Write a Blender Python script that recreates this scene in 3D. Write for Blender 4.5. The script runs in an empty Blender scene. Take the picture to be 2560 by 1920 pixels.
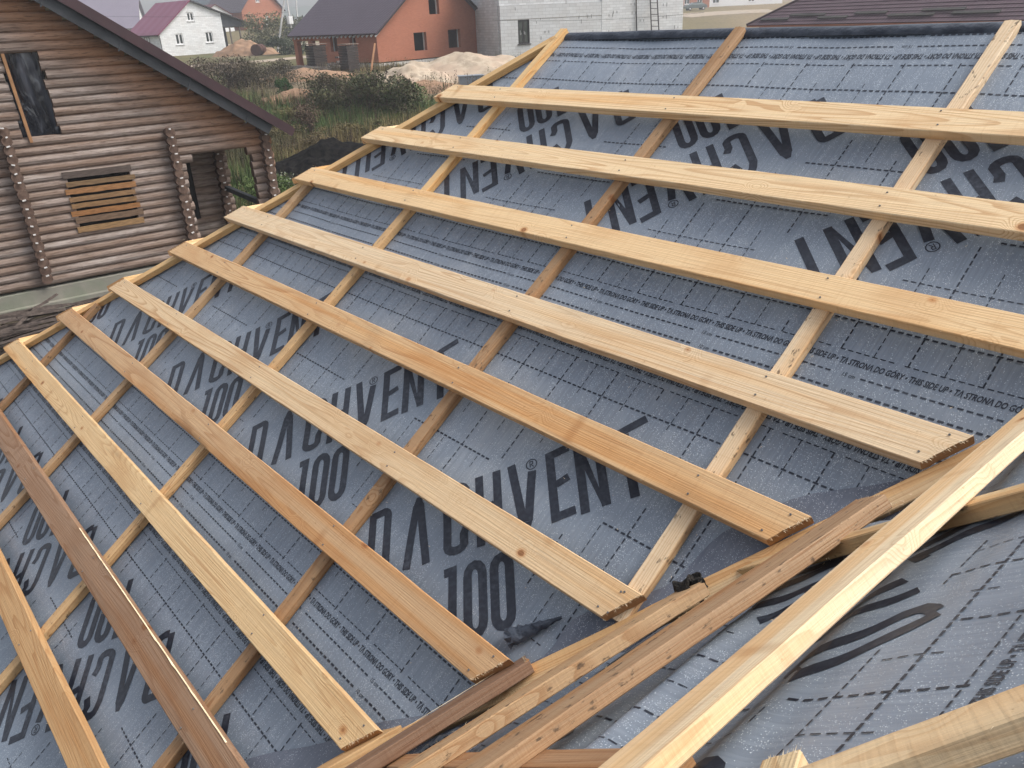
import bpy, bmesh, math, random
from mathutils import Vector, Matrix, noise
rad = math.radians
SC = bpy.context.scene
COL = SC.collection
rnd = random.Random(7)

# ------------------------------------------------------------------ camera
RW = [[0.661443, 0.748788, -0.042541], [0.289933, -0.307601, -0.906267], [-0.691687, 0.587111, -0.420559]]
CAM = Vector((5.7998, -2.7066, 0.3144))
cd = bpy.data.cameras.new('camera'); co = bpy.data.objects.new('camera', cd); COL.objects.link(co)
cd.sensor_width = 36; cd.lens = 1985.9/2560*36; cd.clip_start = .02; cd.clip_end = 3000
m = Matrix.Identity(4)
for r in range(3):
    m[r][0] = RW[0][r]; m[r][1] = -RW[1][r]; m[r][2] = -RW[2][r]; m[r][3] = CAM[r]
co.matrix_world = m
SC.camera = co
SC.render.resolution_x = 1024; SC.render.resolution_y = 768

# ------------------------------------------------------------------ sky, sun, exposure
SUN_EL, SUN_AZ = rad(50), rad(38)          # azimuth from +Y towards +X
w = bpy.data.worlds.new('World'); SC.world = w; w.use_nodes = True
nt = w.node_tree; bgn = nt.nodes['Background']
sky = nt.nodes.new('ShaderNodeTexSky'); sky.sky_type = 'NISHITA'; sky.sun_disc = False
sky.sun_elevation = SUN_EL; sky.sun_rotation = SUN_AZ; sky.air_density = 1.0; sky.dust_density = 4.0; sky.ozone_density = 1.0
hs = nt.nodes.new('ShaderNodeHueSaturation'); hs.inputs['Saturation'].default_value = .35          # overcast: cloud greys the blue
nt.links.new(sky.outputs[0], hs.inputs['Color']); nt.links.new(hs.outputs[0], bgn.inputs[0]); bgn.inputs[1].default_value = 0.14
sl = bpy.data.lights.new('sun', 'SUN'); sl.energy = 1.5; sl.angle = rad(24); sl.color = (1, .96, .9)
so = bpy.data.objects.new('sun', sl); COL.objects.link(so)
sd = Vector((math.sin(SUN_AZ)*math.cos(SUN_EL), math.cos(SUN_AZ)*math.cos(SUN_EL), math.sin(SUN_EL)))
so.rotation_euler = sd.to_track_quat('Z', 'Y').to_euler()
SC.view_settings.view_transform = 'Standard'; SC.view_settings.look = 'None'
SC.view_settings.exposure = 0.86; SC.view_settings.gamma = 1

# ------------------------------------------------------------------ helpers
def tag(o, label=None, cat=None, group=None, kind=None):
    if label: o['label'] = label
    if cat: o['category'] = cat
    if group: o['group'] = group
    if kind: o['kind'] = kind
    return o

def empty(name, loc=(0, 0, 0), mat=None):
    o = bpy.data.objects.new(name, None); COL.objects.link(o)
    if mat is not None: o.matrix_world = mat
    else: o.location = loc
    o.empty_display_size = .2
    return o

class MB:
    def __init__(s): s.v = []; s.f = []; s.mi = []; s.col = []
    def poly(s, pts, mi=0):
        n = len(s.v); s.v += [tuple(p) for p in pts]; s.f.append(tuple(range(n, n+len(pts)))); s.mi.append(mi)
    def box(s, c, size, rot=None, mi=0, ax=None):
        c = Vector(c); hx, hy, hz = [k/2 for k in size]
        M = rot if rot is not None else Matrix.Identity(3)
        n = len(s.v)
        for dx, dy, dz in ((-1,-1,-1),(1,-1,-1),(1,1,-1),(-1,1,-1),(-1,-1,1),(1,-1,1),(1,1,1),(-1,1,1)):
            s.v.append(tuple(c + M @ Vector((dx*hx, dy*hy, dz*hz))))
        for q in ((0,3,2,1),(4,5,6,7),(0,1,5,4),(1,2,6,5),(2,3,7,6),(3,0,4,7)):
            s.f.append(tuple(n+k for k in q)); s.mi.append(mi)
    def bar(s, a, b, wd, ht, up=(0,0,1), mi=0):
        a = Vector(a); b = Vector(b); x = (b-a); L = x.length; x.normalize()
        y = Vector(up).cross(x); y.normalize(); z = x.cross(y)
        s.box((a+b)/2, (L, wd, ht), Matrix((x, y, z)).transposed(), mi)
    def tube(s, a, b, r, n=10, r2=None, mi=0, caps=True):
        a = Vector(a); b = Vector(b); x = (b-a).normalized(); r2 = r if r2 is None else r2
        y = x.orthogonal().normalized(); z = x.cross(y); k0 = len(s.v)
        for p, rr in ((a, r), (b, r2)):
            for i in range(n):
                t = 2*math.pi*i/n; s.v.append(tuple(p + (y*math.cos(t)+z*math.sin(t))*rr))
        for i in range(n):
            j = (i+1) % n; s.f.append((k0+i, k0+j, k0+n+j, k0+n+i)); s.mi.append(mi)
        if caps:
            s.f.append(tuple(k0+i for i in reversed(range(n)))); s.mi.append(mi)
            s.f.append(tuple(k0+n+i for i in range(n))); s.mi.append(mi)
    def build(s, name, mats, parent=None, mat=None, smooth=None):
        me = bpy.data.meshes.new(name); me.from_pydata(s.v, [], s.f)
        if not isinstance(mats, (list, tuple)): mats = [mats]
        for x in mats: me.materials.append(x)
        if any(s.mi): me.polygons.foreach_set('material_index', s.mi)
        if smooth is not None:
            me.polygons.foreach_set('use_smooth', [True]*len(s.f))
            me.set_sharp_from_angle(angle=smooth)
        me.update()
        o = bpy.data.objects.new(name, me); COL.objects.link(o)
        if parent: o.parent = parent
        if mat is not None: o.matrix_world = mat
        return o

def col_attr(o, cols):
    a = o.data.color_attributes.new('tint', 'FLOAT_COLOR', 'POINT')
    flat = []
    for c in cols: flat += [c[0], c[1], c[2], 1]
    a.data.foreach_set('color', flat)

# ------------------------------------------------------------------ materials
class N:
    """tiny node-graph writer"""
    def __init__(s, name, rough=.7, spec=.3):
        s.m = bpy.data.materials.new(name); s.m.use_nodes = True; s.t = s.m.node_tree
        s.b = s.t.nodes['Principled BSDF']; s.b.inputs['Roughness'].default_value = rough
        s.b.inputs['Specular IOR Level'].default_value = spec
    def n(s, typ, ins=None, **kw):
        x = s.t.nodes.new(typ)
        for k, v in kw.items(): setattr(x, k, v)
        for k, v in (ins or {}).items(): s.set(x, k, v)
        return x
    def set(s, x, k, v):
        if isinstance(v, bpy.types.NodeSocket): s.t.links.new(v, x.inputs[k])
        elif isinstance(v, bpy.types.Node): s.t.links.new(v.outputs[0], x.inputs[k])
        else: x.inputs[k].default_value = v
    def math(s, op, a, b=0.0, c=0.0, clamp=False):
        x = s.n('ShaderNodeMath', {0: a, 1: b, 2: c}, operation=op); x.use_clamp = clamp; return x.outputs[0]
    def vmul(s, v, k, off=(0,0,0)):
        return s.n('ShaderNodeMapping', {'Vector': v, 'Scale': k, 'Location': off}).outputs[0]
    def noise(s, v, scale, detail=4, rough=.55, dist=0):
        return s.n('ShaderNodeTexNoise', {'Vector': v, 'Scale': scale, 'Detail': detail, 'Roughness': rough, 'Distortion': dist}).outputs[0]
    def step(s, x, a, b, lo=0.0, hi=1.0):
        return s.n('ShaderNodeMapRange', {0: x, 1: a, 2: b, 3: lo, 4: hi}, interpolation_type='SMOOTHSTEP').outputs[0]
    def mix(s, f, a, b, mode='MIX'):
        x = s.n('ShaderNodeMix', data_type='RGBA', blend_type=mode)
        s.set(x, 0, f); s.set(x, 6, a); s.set(x, 7, b); return x.outputs[2]
    def obj(s): return s.n('ShaderNodeTexCoord').outputs['Object']
    def color(s, c): s.set(s.b, 'Base Color', c)
    def bump(s, h, strength=.3, dist=.01):
        x = s.n('ShaderNodeBump', {'Height': h, 'Strength': strength, 'Distance': dist}); s.set(s.b, 'Normal', x.outputs[0])

def rgb(r, g, b): return (r, g, b, 1)

def noisy(name, c1, c2, scale=3, rough=.8, detail=6, bump=0, bscale=None, c3=None, s3=.4, stretch=(1,1,1), spec=.3):
    g = N(name, rough, spec); p = g.vmul(g.obj(), stretch)
    c = g.mix(g.step(g.noise(p, scale, detail), .35, .65), rgb(*c1), rgb(*c2))
    if c3: c = g.mix(g.step(g.noise(p, s3, 3), .45, .65), c, rgb(*c3))
    g.color(c)
    if bump: g.bump(g.noise(p, bscale or scale*3, 6), bump, .02)
    return g.m

def wood_mat(name, end=False, weather=0.0):
    """sawn softwood; the board's own colour comes from Object Info colour; grain along local X, knots go through the board"""
    g = N(name, .62, .25)
    oi = g.n('ShaderNodeObjectInfo'); base = oi.outputs['Color']
    shift = g.n('ShaderNodeVectorMath', {0: oi.outputs['Random'], 1: (37, 53, 11)}, operation='MULTIPLY').outputs[0]
    p = g.n('ShaderNodeVectorMath', {0: g.obj(), 1: shift}, operation='ADD').outputs[0]
    if end:
        n1 = g.noise(g.vmul(p, (60, 60, 240)), 1, 3)
        c = g.mix(n1, rgb(.27, .125, .05), rgb(.50, .27, .115))
        g.color(g.mix(.18, c, base)); g.bump(n1, .5, .004); return g.m
    # knots
    kp = g.vmul(p, (6.4, 8.4, 0))
    wob = g.noise(g.vmul(p, (14, 30, 10)), 1, 2)
    vor = g.n('ShaderNodeTexVoronoi', {'Vector': kp, 'Scale': 1.0, 'Randomness': 1.0})
    rnd_k = g.n('ShaderNodeSeparateColor', {0: vor.outputs['Color']}).outputs[0]
    d = g.math('ADD', vor.outputs['Distance'], g.math('MULTIPLY', wob, .04))
    ksz = g.math('ADD', g.math('MULTIPLY', g.step(rnd_k, .54, 1.0), .085), .028)
    kn = g.math('LESS_THAN', d, g.math('ADD', ksz, .012))
    kring = g.math('SUBTRACT', 1.0, g.step(g.math('SUBTRACT', d, ksz), .0, .10), clamp=True)
    halo = g.math('SUBTRACT', 1.0, g.step(d, .0, .42), clamp=True)
    has = g.math('GREATER_THAN', rnd_k, .54)
    kn = g.math('MULTIPLY', kn, has); kring = g.math('MULTIPLY', kring, has); halo = g.math('MULTIPLY', halo, has)
    # cathedral figure: contour lines of a stretched noise that swells round the knots
    fn = g.noise(g.vmul(p, (.42, 8.0, 8.0)), 1, 1.5, .45)
    fn = g.math('ADD', fn, g.math('MULTIPLY', halo, .22))
    fr = g.math('FRACT', g.math('MULTIPLY', fn, 30.0))
    late = g.math('MULTIPLY', g.step(fr, .45, .95), g.math('SUBTRACT', 1.0, g.step(fr, .95, 1.0), clamp=True))
    fine = g.noise(g.vmul(p, (5, 240, 240)), 1, 2, .6)
    saw = g.noise(g.vmul(p, (170, 9, 9)), 1, 2, .5)
    vis = g.step(g.noise(g.vmul(p, (.7, 2, 2)), 1, 2), .3, .7, .25, 1.0)
    zone = g.noise(g.vmul(p, (.35, 13, 13), (4, 2, 7)), 1, 2, .5)
    base = g.mix(g.step(zone, .50, .66, 0, .75), base, g.mix(1.0, base, rgb(.93, .74, .53), 'MULTIPLY'))
    dark = g.mix(1.0, base, rgb(.70, .52, .38), 'MULTIPLY')
    lite = g.mix(1.0, base, rgb(1.12, 1.10, 1.06), 'MULTIPLY')
    c = g.mix(g.step(fine, .3, .7), base, lite)
    c = g.mix(g.math('MULTIPLY', late, g.math('MULTIPLY', vis, .75)), c, dark)
    c = g.mix(g.math('MULTIPLY', g.step(saw, .48, .75), .16), c, dark)
    blotch = g.noise(g.vmul(p, (2.2, 5, 5)), 1, 4)
    c = g.mix(g.math('MULTIPLY', g.step(blotch, .50, .72), .5), c, g.mix(1.0, base, rgb(.82, .66, .52), 'MULTIPLY'))
    grey = g.noise(g.vmul(p, (1.3, 6, 6), (9, 3, 4)), 1, 5, .65)
    c = g.mix(g.math('MULTIPLY', g.step(grey, .58, .72), .22+weather*.6), c, rgb(.12, .095, .068))
    if weather > .3:
        sp = g.noise(g.vmul(p, (28, 60, 60)), 1, 3, .6)
        c = g.mix(g.math('MULTIPLY', g.step(sp, .60, .70), weather), c, rgb(.05, .035, .025))
    tv = g.n('ShaderNodeTexVoronoi', {'Vector': g.vmul(p, (7.5, 2.2, 0), (3, 5, 0)), 'Scale': 1.0, 'Randomness': 1.0})
    tr = g.n('ShaderNodeSeparateColor', {0: tv.outputs['Color']}).outputs[0]
    td = g.math('ADD', tv.outputs['Distance'], g.math('MULTIPLY', wob, .14))
    tm_ = g.math('MULTIPLY', g.math('SUBTRACT', 1.0, g.step(td, .08, .30), clamp=True), g.math('GREATER_THAN', tr, .60))
    c = g.mix(g.math('MULTIPLY', tm_, .62), c, g.mix(1.0, base, rgb(.60, .42, .28), 'MULTIPLY'))
    pk = g.noise(g.vmul(p, (40, 75, 75)), 1, 3, .7)
    c = g.mix(g.math('MULTIPLY', g.step(pk, .66, .74), .45), c, g.mix(1.0, base, rgb(.48, .36, .28), 'MULTIPLY'))
    c = g.mix(g.math('MULTIPLY', kring, .75), c, g.mix(1.0, base, rgb(.66, .38, .20), 'MULTIPLY'))
    kc = g.mix(g.step(g.math('FRACT', g.math('MULTIPLY', d, 55.0)), .3, .7), rgb(.30, .135, .055), rgb(.15, .06, .025))
    c = g.mix(g.math('MULTIPLY', kn, .8), c, kc)
    g.color(c)
    h = g.math('ADD', g.math('MULTIPLY', fine, .6), g.math('MULTIPLY', saw, .25))
    g.bump(h, .6, .004)
    return g.m

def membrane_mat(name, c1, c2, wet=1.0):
    """grey spun roofing fleece, ribbed, with water beads whose glints are painted into the colour; uses the UV map laid out in metres"""
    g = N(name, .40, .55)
    uv = g.n('ShaderNodeUVMap', uv_map='uv').outputs[0]
    n1 = g.noise(uv, 2.2, 5, .6)
    c = g.mix(g.step(n1, .3, .7), rgb(*c1), rgb(*c2))
    dust = g.noise(g.vmul(uv, (1.1, 1.1, 1), (3, 8, 0)), 1, 7, .68)
    c = g.mix(g.step(dust, .50, .72, 0, .42), c, rgb(.30, .315, .33))
    c = g.mix(g.step(dust, .48, .30, 0, .35), c, g.mix(1.0, c, rgb(.72, .74, .80), 'MULTIPLY'))
    fib = g.noise(g.vmul(uv, (150, 5, 1)), 1, 3, .6)
    c = g.mix(g.step(fib, .35, .72, 0, .55), c, g.mix(1.0, c, rgb(1.45, 1.42, 1.36), 'MULTIPLY'))
    # water beads in drifts and rows, their highlights painted as pale specks
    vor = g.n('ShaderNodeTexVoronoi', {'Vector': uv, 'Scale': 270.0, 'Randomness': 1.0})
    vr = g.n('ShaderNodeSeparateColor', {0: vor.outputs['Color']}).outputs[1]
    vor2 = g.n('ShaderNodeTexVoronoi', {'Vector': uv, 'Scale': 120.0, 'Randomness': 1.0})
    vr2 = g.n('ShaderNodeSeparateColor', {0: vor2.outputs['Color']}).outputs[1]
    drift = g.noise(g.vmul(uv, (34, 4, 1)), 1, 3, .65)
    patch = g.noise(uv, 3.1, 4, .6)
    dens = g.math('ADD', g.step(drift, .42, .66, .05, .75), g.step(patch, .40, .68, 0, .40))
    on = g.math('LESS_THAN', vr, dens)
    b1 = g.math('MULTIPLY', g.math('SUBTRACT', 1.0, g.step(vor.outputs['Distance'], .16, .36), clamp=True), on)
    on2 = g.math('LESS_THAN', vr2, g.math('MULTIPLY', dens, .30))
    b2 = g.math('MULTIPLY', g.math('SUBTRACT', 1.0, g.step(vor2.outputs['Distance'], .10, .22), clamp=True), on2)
    bead_glint = g.math('MAXIMUM', b1, b2)
    c = g.mix(g.math('MULTIPLY', bead_glint, .85*wet), c, rgb(.60, .66, .72))
    # specks of sawdust
    v3 = g.n('ShaderNodeTexVoronoi', {'Vector': uv, 'Scale': 30.0, 'Randomness': 1.0})
    sp = g.math('LESS_THAN', v3.outputs['Distance'], .05)
    c = g.mix(g.math('MULTIPLY', sp, .5), c, rgb(.06, .07, .09))
    g.color(c)
    g.set(g.b, 'Roughness', g.math('MULTIPLY', g.step(bead_glint, 0, 1, 1.0, .3), g.step(dust, .3, .7, .34, .55)))
    g.bump(g.math('ADD', g.math('MULTIPLY', bead_glint, .8), g.math('MULTIPLY', fib, .25)), .5*wet, .0015)
    return g.m

M_WOOD = wood_mat('sawn_wood'); M_WOODW = wood_mat('weathered_sawn_wood', weather=.75); M_END = wood_mat('end_grain', end=True)
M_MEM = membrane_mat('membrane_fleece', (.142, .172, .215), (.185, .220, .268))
M_FLAP = membrane_mat('membrane_dark_grey', (.080, .092, .125), (.105, .120, .155), .7)  # darker grey version of the fleece, used on the valley lap
g = N('printing_ink', .45, .4)
_uv = g.n('ShaderNodeUVMap', uv_map='uv').outputs[0]
g.color(g.mix(g.step(g.noise(g.vmul(_uv, (60, 60, 1)), 1, 3), .35, .75), rgb(.016, .019, .030), g.mix(g.step(g.noise(_uv, 5, 6, .7), .45, .7), rgb(.030, .036, .050), rgb(.070, .082, .105))))
M_INK = g.m
M_NAIL = noisy('nail_steel', (.10, .10, .10), (.22, .20, .18), 200, .45, spec=.6)
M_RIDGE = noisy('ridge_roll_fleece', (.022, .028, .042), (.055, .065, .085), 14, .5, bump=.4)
M_SPLINT = noisy('splinters', (.70, .53, .33), (.85, .70, .48), 20, .8)
M_DECK = noisy('roof_underlay', (.05, .055, .07), (.08, .085, .10), 5)
M_PLAST = noisy('house_plaster', (.42, .41, .39), (.5, .49, .46), 3)

# ------------------------------------------------------------------ the two roof slopes
PIT = rad(34.918); CP, SP = math.cos(PIT), math.sin(PIT)
Q = rad(41.5); CQ, SQ = math.cos(Q), math.sin(Q); X0 = 6.07
HM = -.068                                   # membrane below the top of the battens
def FM(u, v, h=0): return Vector((u, -v*CP - h*SP, -v*SP + h*CP))
def FW(s, y, h=0): return Vector((CQ*s - SQ*(-SQ*X0 + h), y, SQ*s + CQ*(-SQ*X0 + h)))
def s_valley(y): return 4.549 + 1.055*y
def u_valley(v): return 6.07 - .647*v
def u_hip(v): return 2.245 - .85*v
def sm(a, b, x):
    t = min(1, max(0, (x-a)/(b-a))); return t*t*(3-2*t)
def nz(x, y, z=0): return noise.noise(Vector((x, y, z)))
def sag_main(u, v):
    fr = ((u-.645) % 1.025)/1.025
    d = nz(u*1.3, v*1.1, 3)*.007 + nz(u*6, v*1.6, 9)*.0024 + nz(u*14, v*3, 4)*.0009 + nz(u*3, v*9, 12)*.0016 - .007*math.sin(math.pi*fr)**2
    k = sm(.16, 0, u_valley(v)-u)
    return d*(1-k) - .003
def sag_wing(s, y):
    a = sm(3.95, 3.35, s)
    ph = nz(y*1.1, s*.5, 5)*.10 + nz(y*3, s, 1)*.02
    f = a*((.009*math.sin((s+ph)*2*math.pi/.165)) + .005*math.sin((s*1.7-ph+y*.12)*2*math.pi/.19))
    return f + nz(s*1.5, y*1.5, 8)*.006 + nz(s*6, y*5, 2)*.002 - .001

def grid_sheet(name, F, sag, a0, a1, b0, b1, na, nb, mat, h0, uvf, parent=None):
    """a0,a1 are functions of b"""
    vs, uvs = [], []
    for j in range(nb+1):
        b = b0 + (b1-b0)*j/nb
        A0, A1 = a0(b), a1(b)
        for i in range(na+1):
            a = A0 + (A1-A0)*i/na
            vs.append(F(a, b, h0 + sag(a, b))); uvs.append(uvf(a, b))
    fs = [(j*(na+1)+i, j*(na+1)+i+1, (j+1)*(na+1)+i+1, (j+1)*(na+1)+i) for j in range(nb) for i in range(na)]
    me = bpy.data.meshes.new(name); me.from_pydata([tuple(v) for v in vs], [], fs)
    ul = me.uv_layers.new(name='uv')
    for l in me.loops: ul.data[l.index].uv = uvs[l.vertex_index]
    me.polygons.foreach_set('use_smooth', [True]*len(fs)); me.materials.append(mat); me.update()
    o = bpy.data.objects.new(name, me); COL.objects.link(o)
    if parent: o.parent = parent
    return o

# ---- the printing: one repeat drawn in the roll's own frame (x along the roll, w across it, both metres)
def stroke(pts, wd, closed=False, sub=.02):
    """mitred ribbon as quads; returns list of quads"""
    P = [Vector((x, y)) for x, y in pts]; n = len(P); L, R = [], []
    for i in range(n):
        if closed or 0 < i < n-1:
            d0 = (P[i]-P[i-1]).normalized(); d1 = (P[(i+1) % n]-P[i]).normalized()
        elif i == 0: d0 = d1 = (P[1]-P[0]).normalized()
        else: d0 = d1 = (P[-1]-P[-2]).normalized()
        n0 = Vector((-d0.y, d0.x)); n1 = Vector((-d1.y, d1.x)); mm = (n0+n1).normalized()
        k = wd/2/max(.35, mm.dot(n0)); L.append(P[i]+mm*k); R.append(P[i]-mm*k)
    out = []
    for i in range(n if closed else n-1):
        j = (i+1) % n; m_ = max(1, int((P[j]-P[i]).length/sub))
        for k in range(m_):
            t0, t1 = k/m_, (k+1)/m_
            out.append([L[i].lerp(L[j], t0), L[i].lerp(L[j], t1), R[i].lerp(R[j], t1), R[i].lerp(R[j], t0)])
    return out
def arc(cx, cy, rx, ry, a0, a1, n=6): return [(cx+rx*math.cos(rad(a0+(a1-a0)*i/n)), cy+ry*math.sin(rad(a0+(a1-a0)*i/n))) for i in range(n+1)]
def logo():
    W = .029; H = .255; h = W/2; q = []
    # D
    q += stroke([(h, H-h), (h, h+.004), (.048, h)] + arc(.058, .032, .0165, .0195, -90, 0, 4) + [(.0745, H-.05)] + [(.066, H-.022), (.045, H-h), (h+.013, H-h)], W)
    # A without bar
    q += stroke([(.153, H), (.187, .03)], W*.98); q += stroke([(.201, .03), (.226, H)], W*.98); q += [[Vector((.174, .031)), Vector((.186, 0)), Vector((.203, 0)), Vector((.2135, .031))]]
    # C
    q += stroke([(.376, .085), (.362, .05)] + arc(.342, .034, .030, .0215, -10, -175, 6) + [(.3035, .06), (.3035, .205)] + arc(.334, .222, .0305, .0205, 180, 15, 6) + [(.3635, .19), (.376, .165)], W)
    # H
    q += stroke([(.423, 0), (.423, H)], W); q += stroke([(.487, 0), (.487, H)], W); q += stroke([(.4356, .132), (.4744, .118)], W*.9)
    # V
    q += stroke([(.541, 0), (.570, H-.035)], W); q += stroke([(.612, .045), (.587, H-.035)], W); q += [[Vector((.557, H-.034)), Vector((.5995, H-.034)), Vector((.590, H)), Vector((.570, H))]]
    # registered ring
    q += stroke(arc(.612, .020, .0185, .0185, 0, 330, 11), .0035, True, 1)
    q += stroke([(.607, .031), (.607, .009), (.616, .010), (.617, .018), (.610, .020)], .003, False, 1); q += stroke([(.6115, .0215), (.619, .031)], .003, False, 1)
    # E
    q += stroke([(.742, .004), (.6755, .0135), (.6755, H-h-.004), (.742, H-.024)], W); q += stroke([(.688, .124), (.732, .110)], W*.9)
    # N
    q += stroke([(.771, .008), (.771, H)], W); q += stroke([(.838, 0), (.838, H-.004)], W); q += [[Vector((.7836, .004)), Vector((.8254, H-.06)), Vector((.8254, H-.006)), Vector((.7836, .10))]]
    # T
    q += stroke([(.868, .030), (.936, .013), (1.004, .000)], W*.95); q += stroke([(.926, .030), (.926, H)], W)
    # 100
    y0, y1 = .298, .538
    q += stroke([(.292, y0+.012), (.322, y0+.010), (.322, y1)], W)
    for x in (.365, .455):
        q += stroke(arc(x+.034, y0+.045, .0255, .033, 180, 360, 6) + arc(x+.034, y1-.045, .0255, .033, 0, 180, 6), W, True)
    r = []
    for a in q:
        r.append([Vector(((p.x+p.y)*.70711, (p.y-p.x)*.70711)) for p in a])     # the logo runs at 45 degrees across the roll
    return r
LOGO = logo()
def text_polys(body, height, cond, bold=.022):
    c = bpy.data.curves.new('t', 'FONT'); c.body = body; c.size = 1; c.offset = bold; c.shear = 0; c.resolution_u = 2
    o = bpy.data.objects.new('t', c); COL.objects.link(o)
    dg = bpy.context.evaluated_depsgraph_get(); me = o.evaluated_get(dg).to_mesh()
    vs = [v.co.copy() for v in me.vertices]; fs = [tuple(p.vertices) for p in me.polygons]
    o.evaluated_get(dg).to_mesh_clear(); bpy.data.objects.remove(o); bpy.data.curves.remove(c)
    k = height/.72
    return [Vector((v.x*k*cond + v.y*k*.12, -v.y*k)) for v in vs], fs      # w runs downwards, like the logo
T_SIDE = text_polys('TĄ STRONĄ DO GÓRY • THIS SIDE UP • ', .0195, .62, .030)
_w = max(v.x for v in T_SIDE[0]); _k = .296/_w; T_SIDE = ([Vector((v.x*_k, v.y)) for v in T_SIDE[0]], T_SIDE[1])
T_15 = text_polys('15 cm', .0135, .85, .004); T_10 = text_polys('10 cm', .0135, .85, .004)

PER = .923; D0 = 3.731; W0 = .2605
def in_logo(x, w_, pad=.02):
    """is the point within any logo's slanted box"""
    for k in (-1, 0, 1):
        x0 = D0 + PER*(round((x-D0)/PER)+k)
        a = (x-x0)*.70711 - (w_-W0)*.70711; b = (x-x0)*.70711 + (w_-W0)*.70711
        if -pad < a < 1.01+pad and -pad < b < .255+pad: return True
        if .27-pad < a < .52+pad and .25 < b < .54+pad: return True
    return False

def print_roll(name, parent, F, sag, h, tomap, x0, x1, inside, phase=0.0, stretch=1.0):
    """tomap(x, w) -> surface coordinates (a, b); x is the roll frame with the logo's repeat at D0 + k*PER"""
    V, Fc, UV = [], [], []
    def add(pts):
        ab = [tomap(p[0], p[1]) for p in pts]
        if not all(inside(*q) for q in ab): return
        n = len(V)
        for q in ab: V.append(tuple(F(q[0], q[1], h + sag(*q) + .0012))); UV.append(q)
        Fc.append(tuple(range(n, n+len(pts))))
    def dash(xa, xb, w_, t, vertical=False):
        if vertical: add([(w_-t/2, xa), (w_+t/2, xa), (w_+t/2, xb), (w_-t/2, xb)])
        else: add([(xa, w_-t/2), (xb, w_-t/2), (xb, w_+t/2), (xa, w_+t/2)])
    k = math.floor((x0-D0)/PER)-1
    while D0+k*PER < x1+1:
        for q in LOGO: add([(D0+k*PER+p.x, W0+p.y) for p in q])
        k += 1
    def mesh_text(T, xs, wb, flip=False):
        vs = [(xs+(-v.x if flip else v.x), wb+(-v.y if flip else v.y)) for v in T[0]]
        ab = [tomap(*p) for p in vs]; ok = [inside(*q) for q in ab]; n = len(V)
        for q in ab: V.append(tuple(F(q[0], q[1], h + sag(*q) + .0012))); UV.append(q)
        for f in T[1]:
            if all(ok[i] for i in f): Fc.append(tuple(n+i for i in f))
    P2 = .3008
    for sgn in (1, -1):
        x = math.floor(x0/P2)*P2
        while x < x1:
            mesh_text(T_SIDE, x + (.15 if sgn > 0 else 0), sgn*.603, sgn < 0); x += P2
        # thick rows and measuring rows
        for wv, t, kind in ((.462, .0055, 0), (.560, .0035, 1), (.372, .0035, 1), (.636, .0050, 2), (.686, .0062, 3)):
            x = x0; i = 0
            while x < x1:
                L = .0150; gap = .0076
                if kind >= 2:
                    ph = (x + (.0 if kind == 2 else .02)) % (PER/2)
                    if ph < .062:
                        if ph < .034: mesh_text(T_15 if kind == 2 else T_10, x + (.046 if sgn < 0 else .008), sgn*wv + sgn*.006, sgn < 0); x += .062-ph; continue
                        x += .0226; continue
                if kind == 1 and (x % .1846) < .02: x += .02; continue
                if kind == 1 and wv < .4 and in_logo(x, sgn*wv): x += L+gap; continue
                if kind == 0 and in_logo(x, sgn*wv, .0): x += L+gap; continue
                dash(x, x+L, sgn*wv, t); x += L+gap
    for wv in (-.105, .11, -.29, .27):
        thin = abs(wv) > .2
        x = x0
        while x < x1:
            if not in_logo(x, wv, .045) and not in_logo(x+.02, wv, .045): dash(x, x+.0150, wv, .0032 if thin else .0058)
            x += .0226
    # rulers running across the roll
    i = math.floor(x0/.0923)
    while i*.0923 < x1:
        x = i*.0923; major = i % 2 == 0; wv = -.56; j = 0
        while wv < .56:
            L = .0175
            skip = in_logo(x, wv, .04) or in_logo(x, wv+L, .04)
            if not major and (j % 9) > 4: skip = True
            if not skip: dash(wv, wv+L, x, .0045 if major else .0028, True)
            wv += .0258; j += 1
        i += 1
    me = bpy.data.meshes.new(name); me.from_pydata(V, [], Fc); ul = me.uv_layers.new(name='uv')
    for l in me.loops: ul.data[l.index].uv = UV[l.vertex_index]
    me.materials.append(M_INK); me.update()
    o = bpy.data.objects.new(name, me); COL.objects.link(o); o.parent = parent
    return o

VMAX = 4.4
def main_roll(label, v0, v1, h, c, flip, phase, stretch=False):
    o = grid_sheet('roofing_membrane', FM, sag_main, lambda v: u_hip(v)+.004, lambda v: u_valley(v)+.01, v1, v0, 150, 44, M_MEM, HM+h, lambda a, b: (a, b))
    tag(o, label, 'roofing membrane', 'membrane rolls on the main slope')
    def tm(x, w_):
        if flip: x_, y_ = -(x-phase), c-w_
        else: x_, y_ = x-phase, c+w_
        if stretch and y_ < c: y_ = c-(c-y_)*(1+.10*sm(.4, .65, c-y_))
        return x_, y_
    def ins(u, v): return v0+.004 < v < min(v1, v1)-.002 and u_hip(v)+.05 < u < u_valley(v)-.05
    if flip: xr = (-(6.6)+phase, -(-1.6)+phase)
    else: xr = (-1.6+phase, 6.6+phase)
    print_roll('printed_lettering', o, FM, sag_main, HM+h, tm, xr[0], xr[1], ins)
    return o
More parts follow.
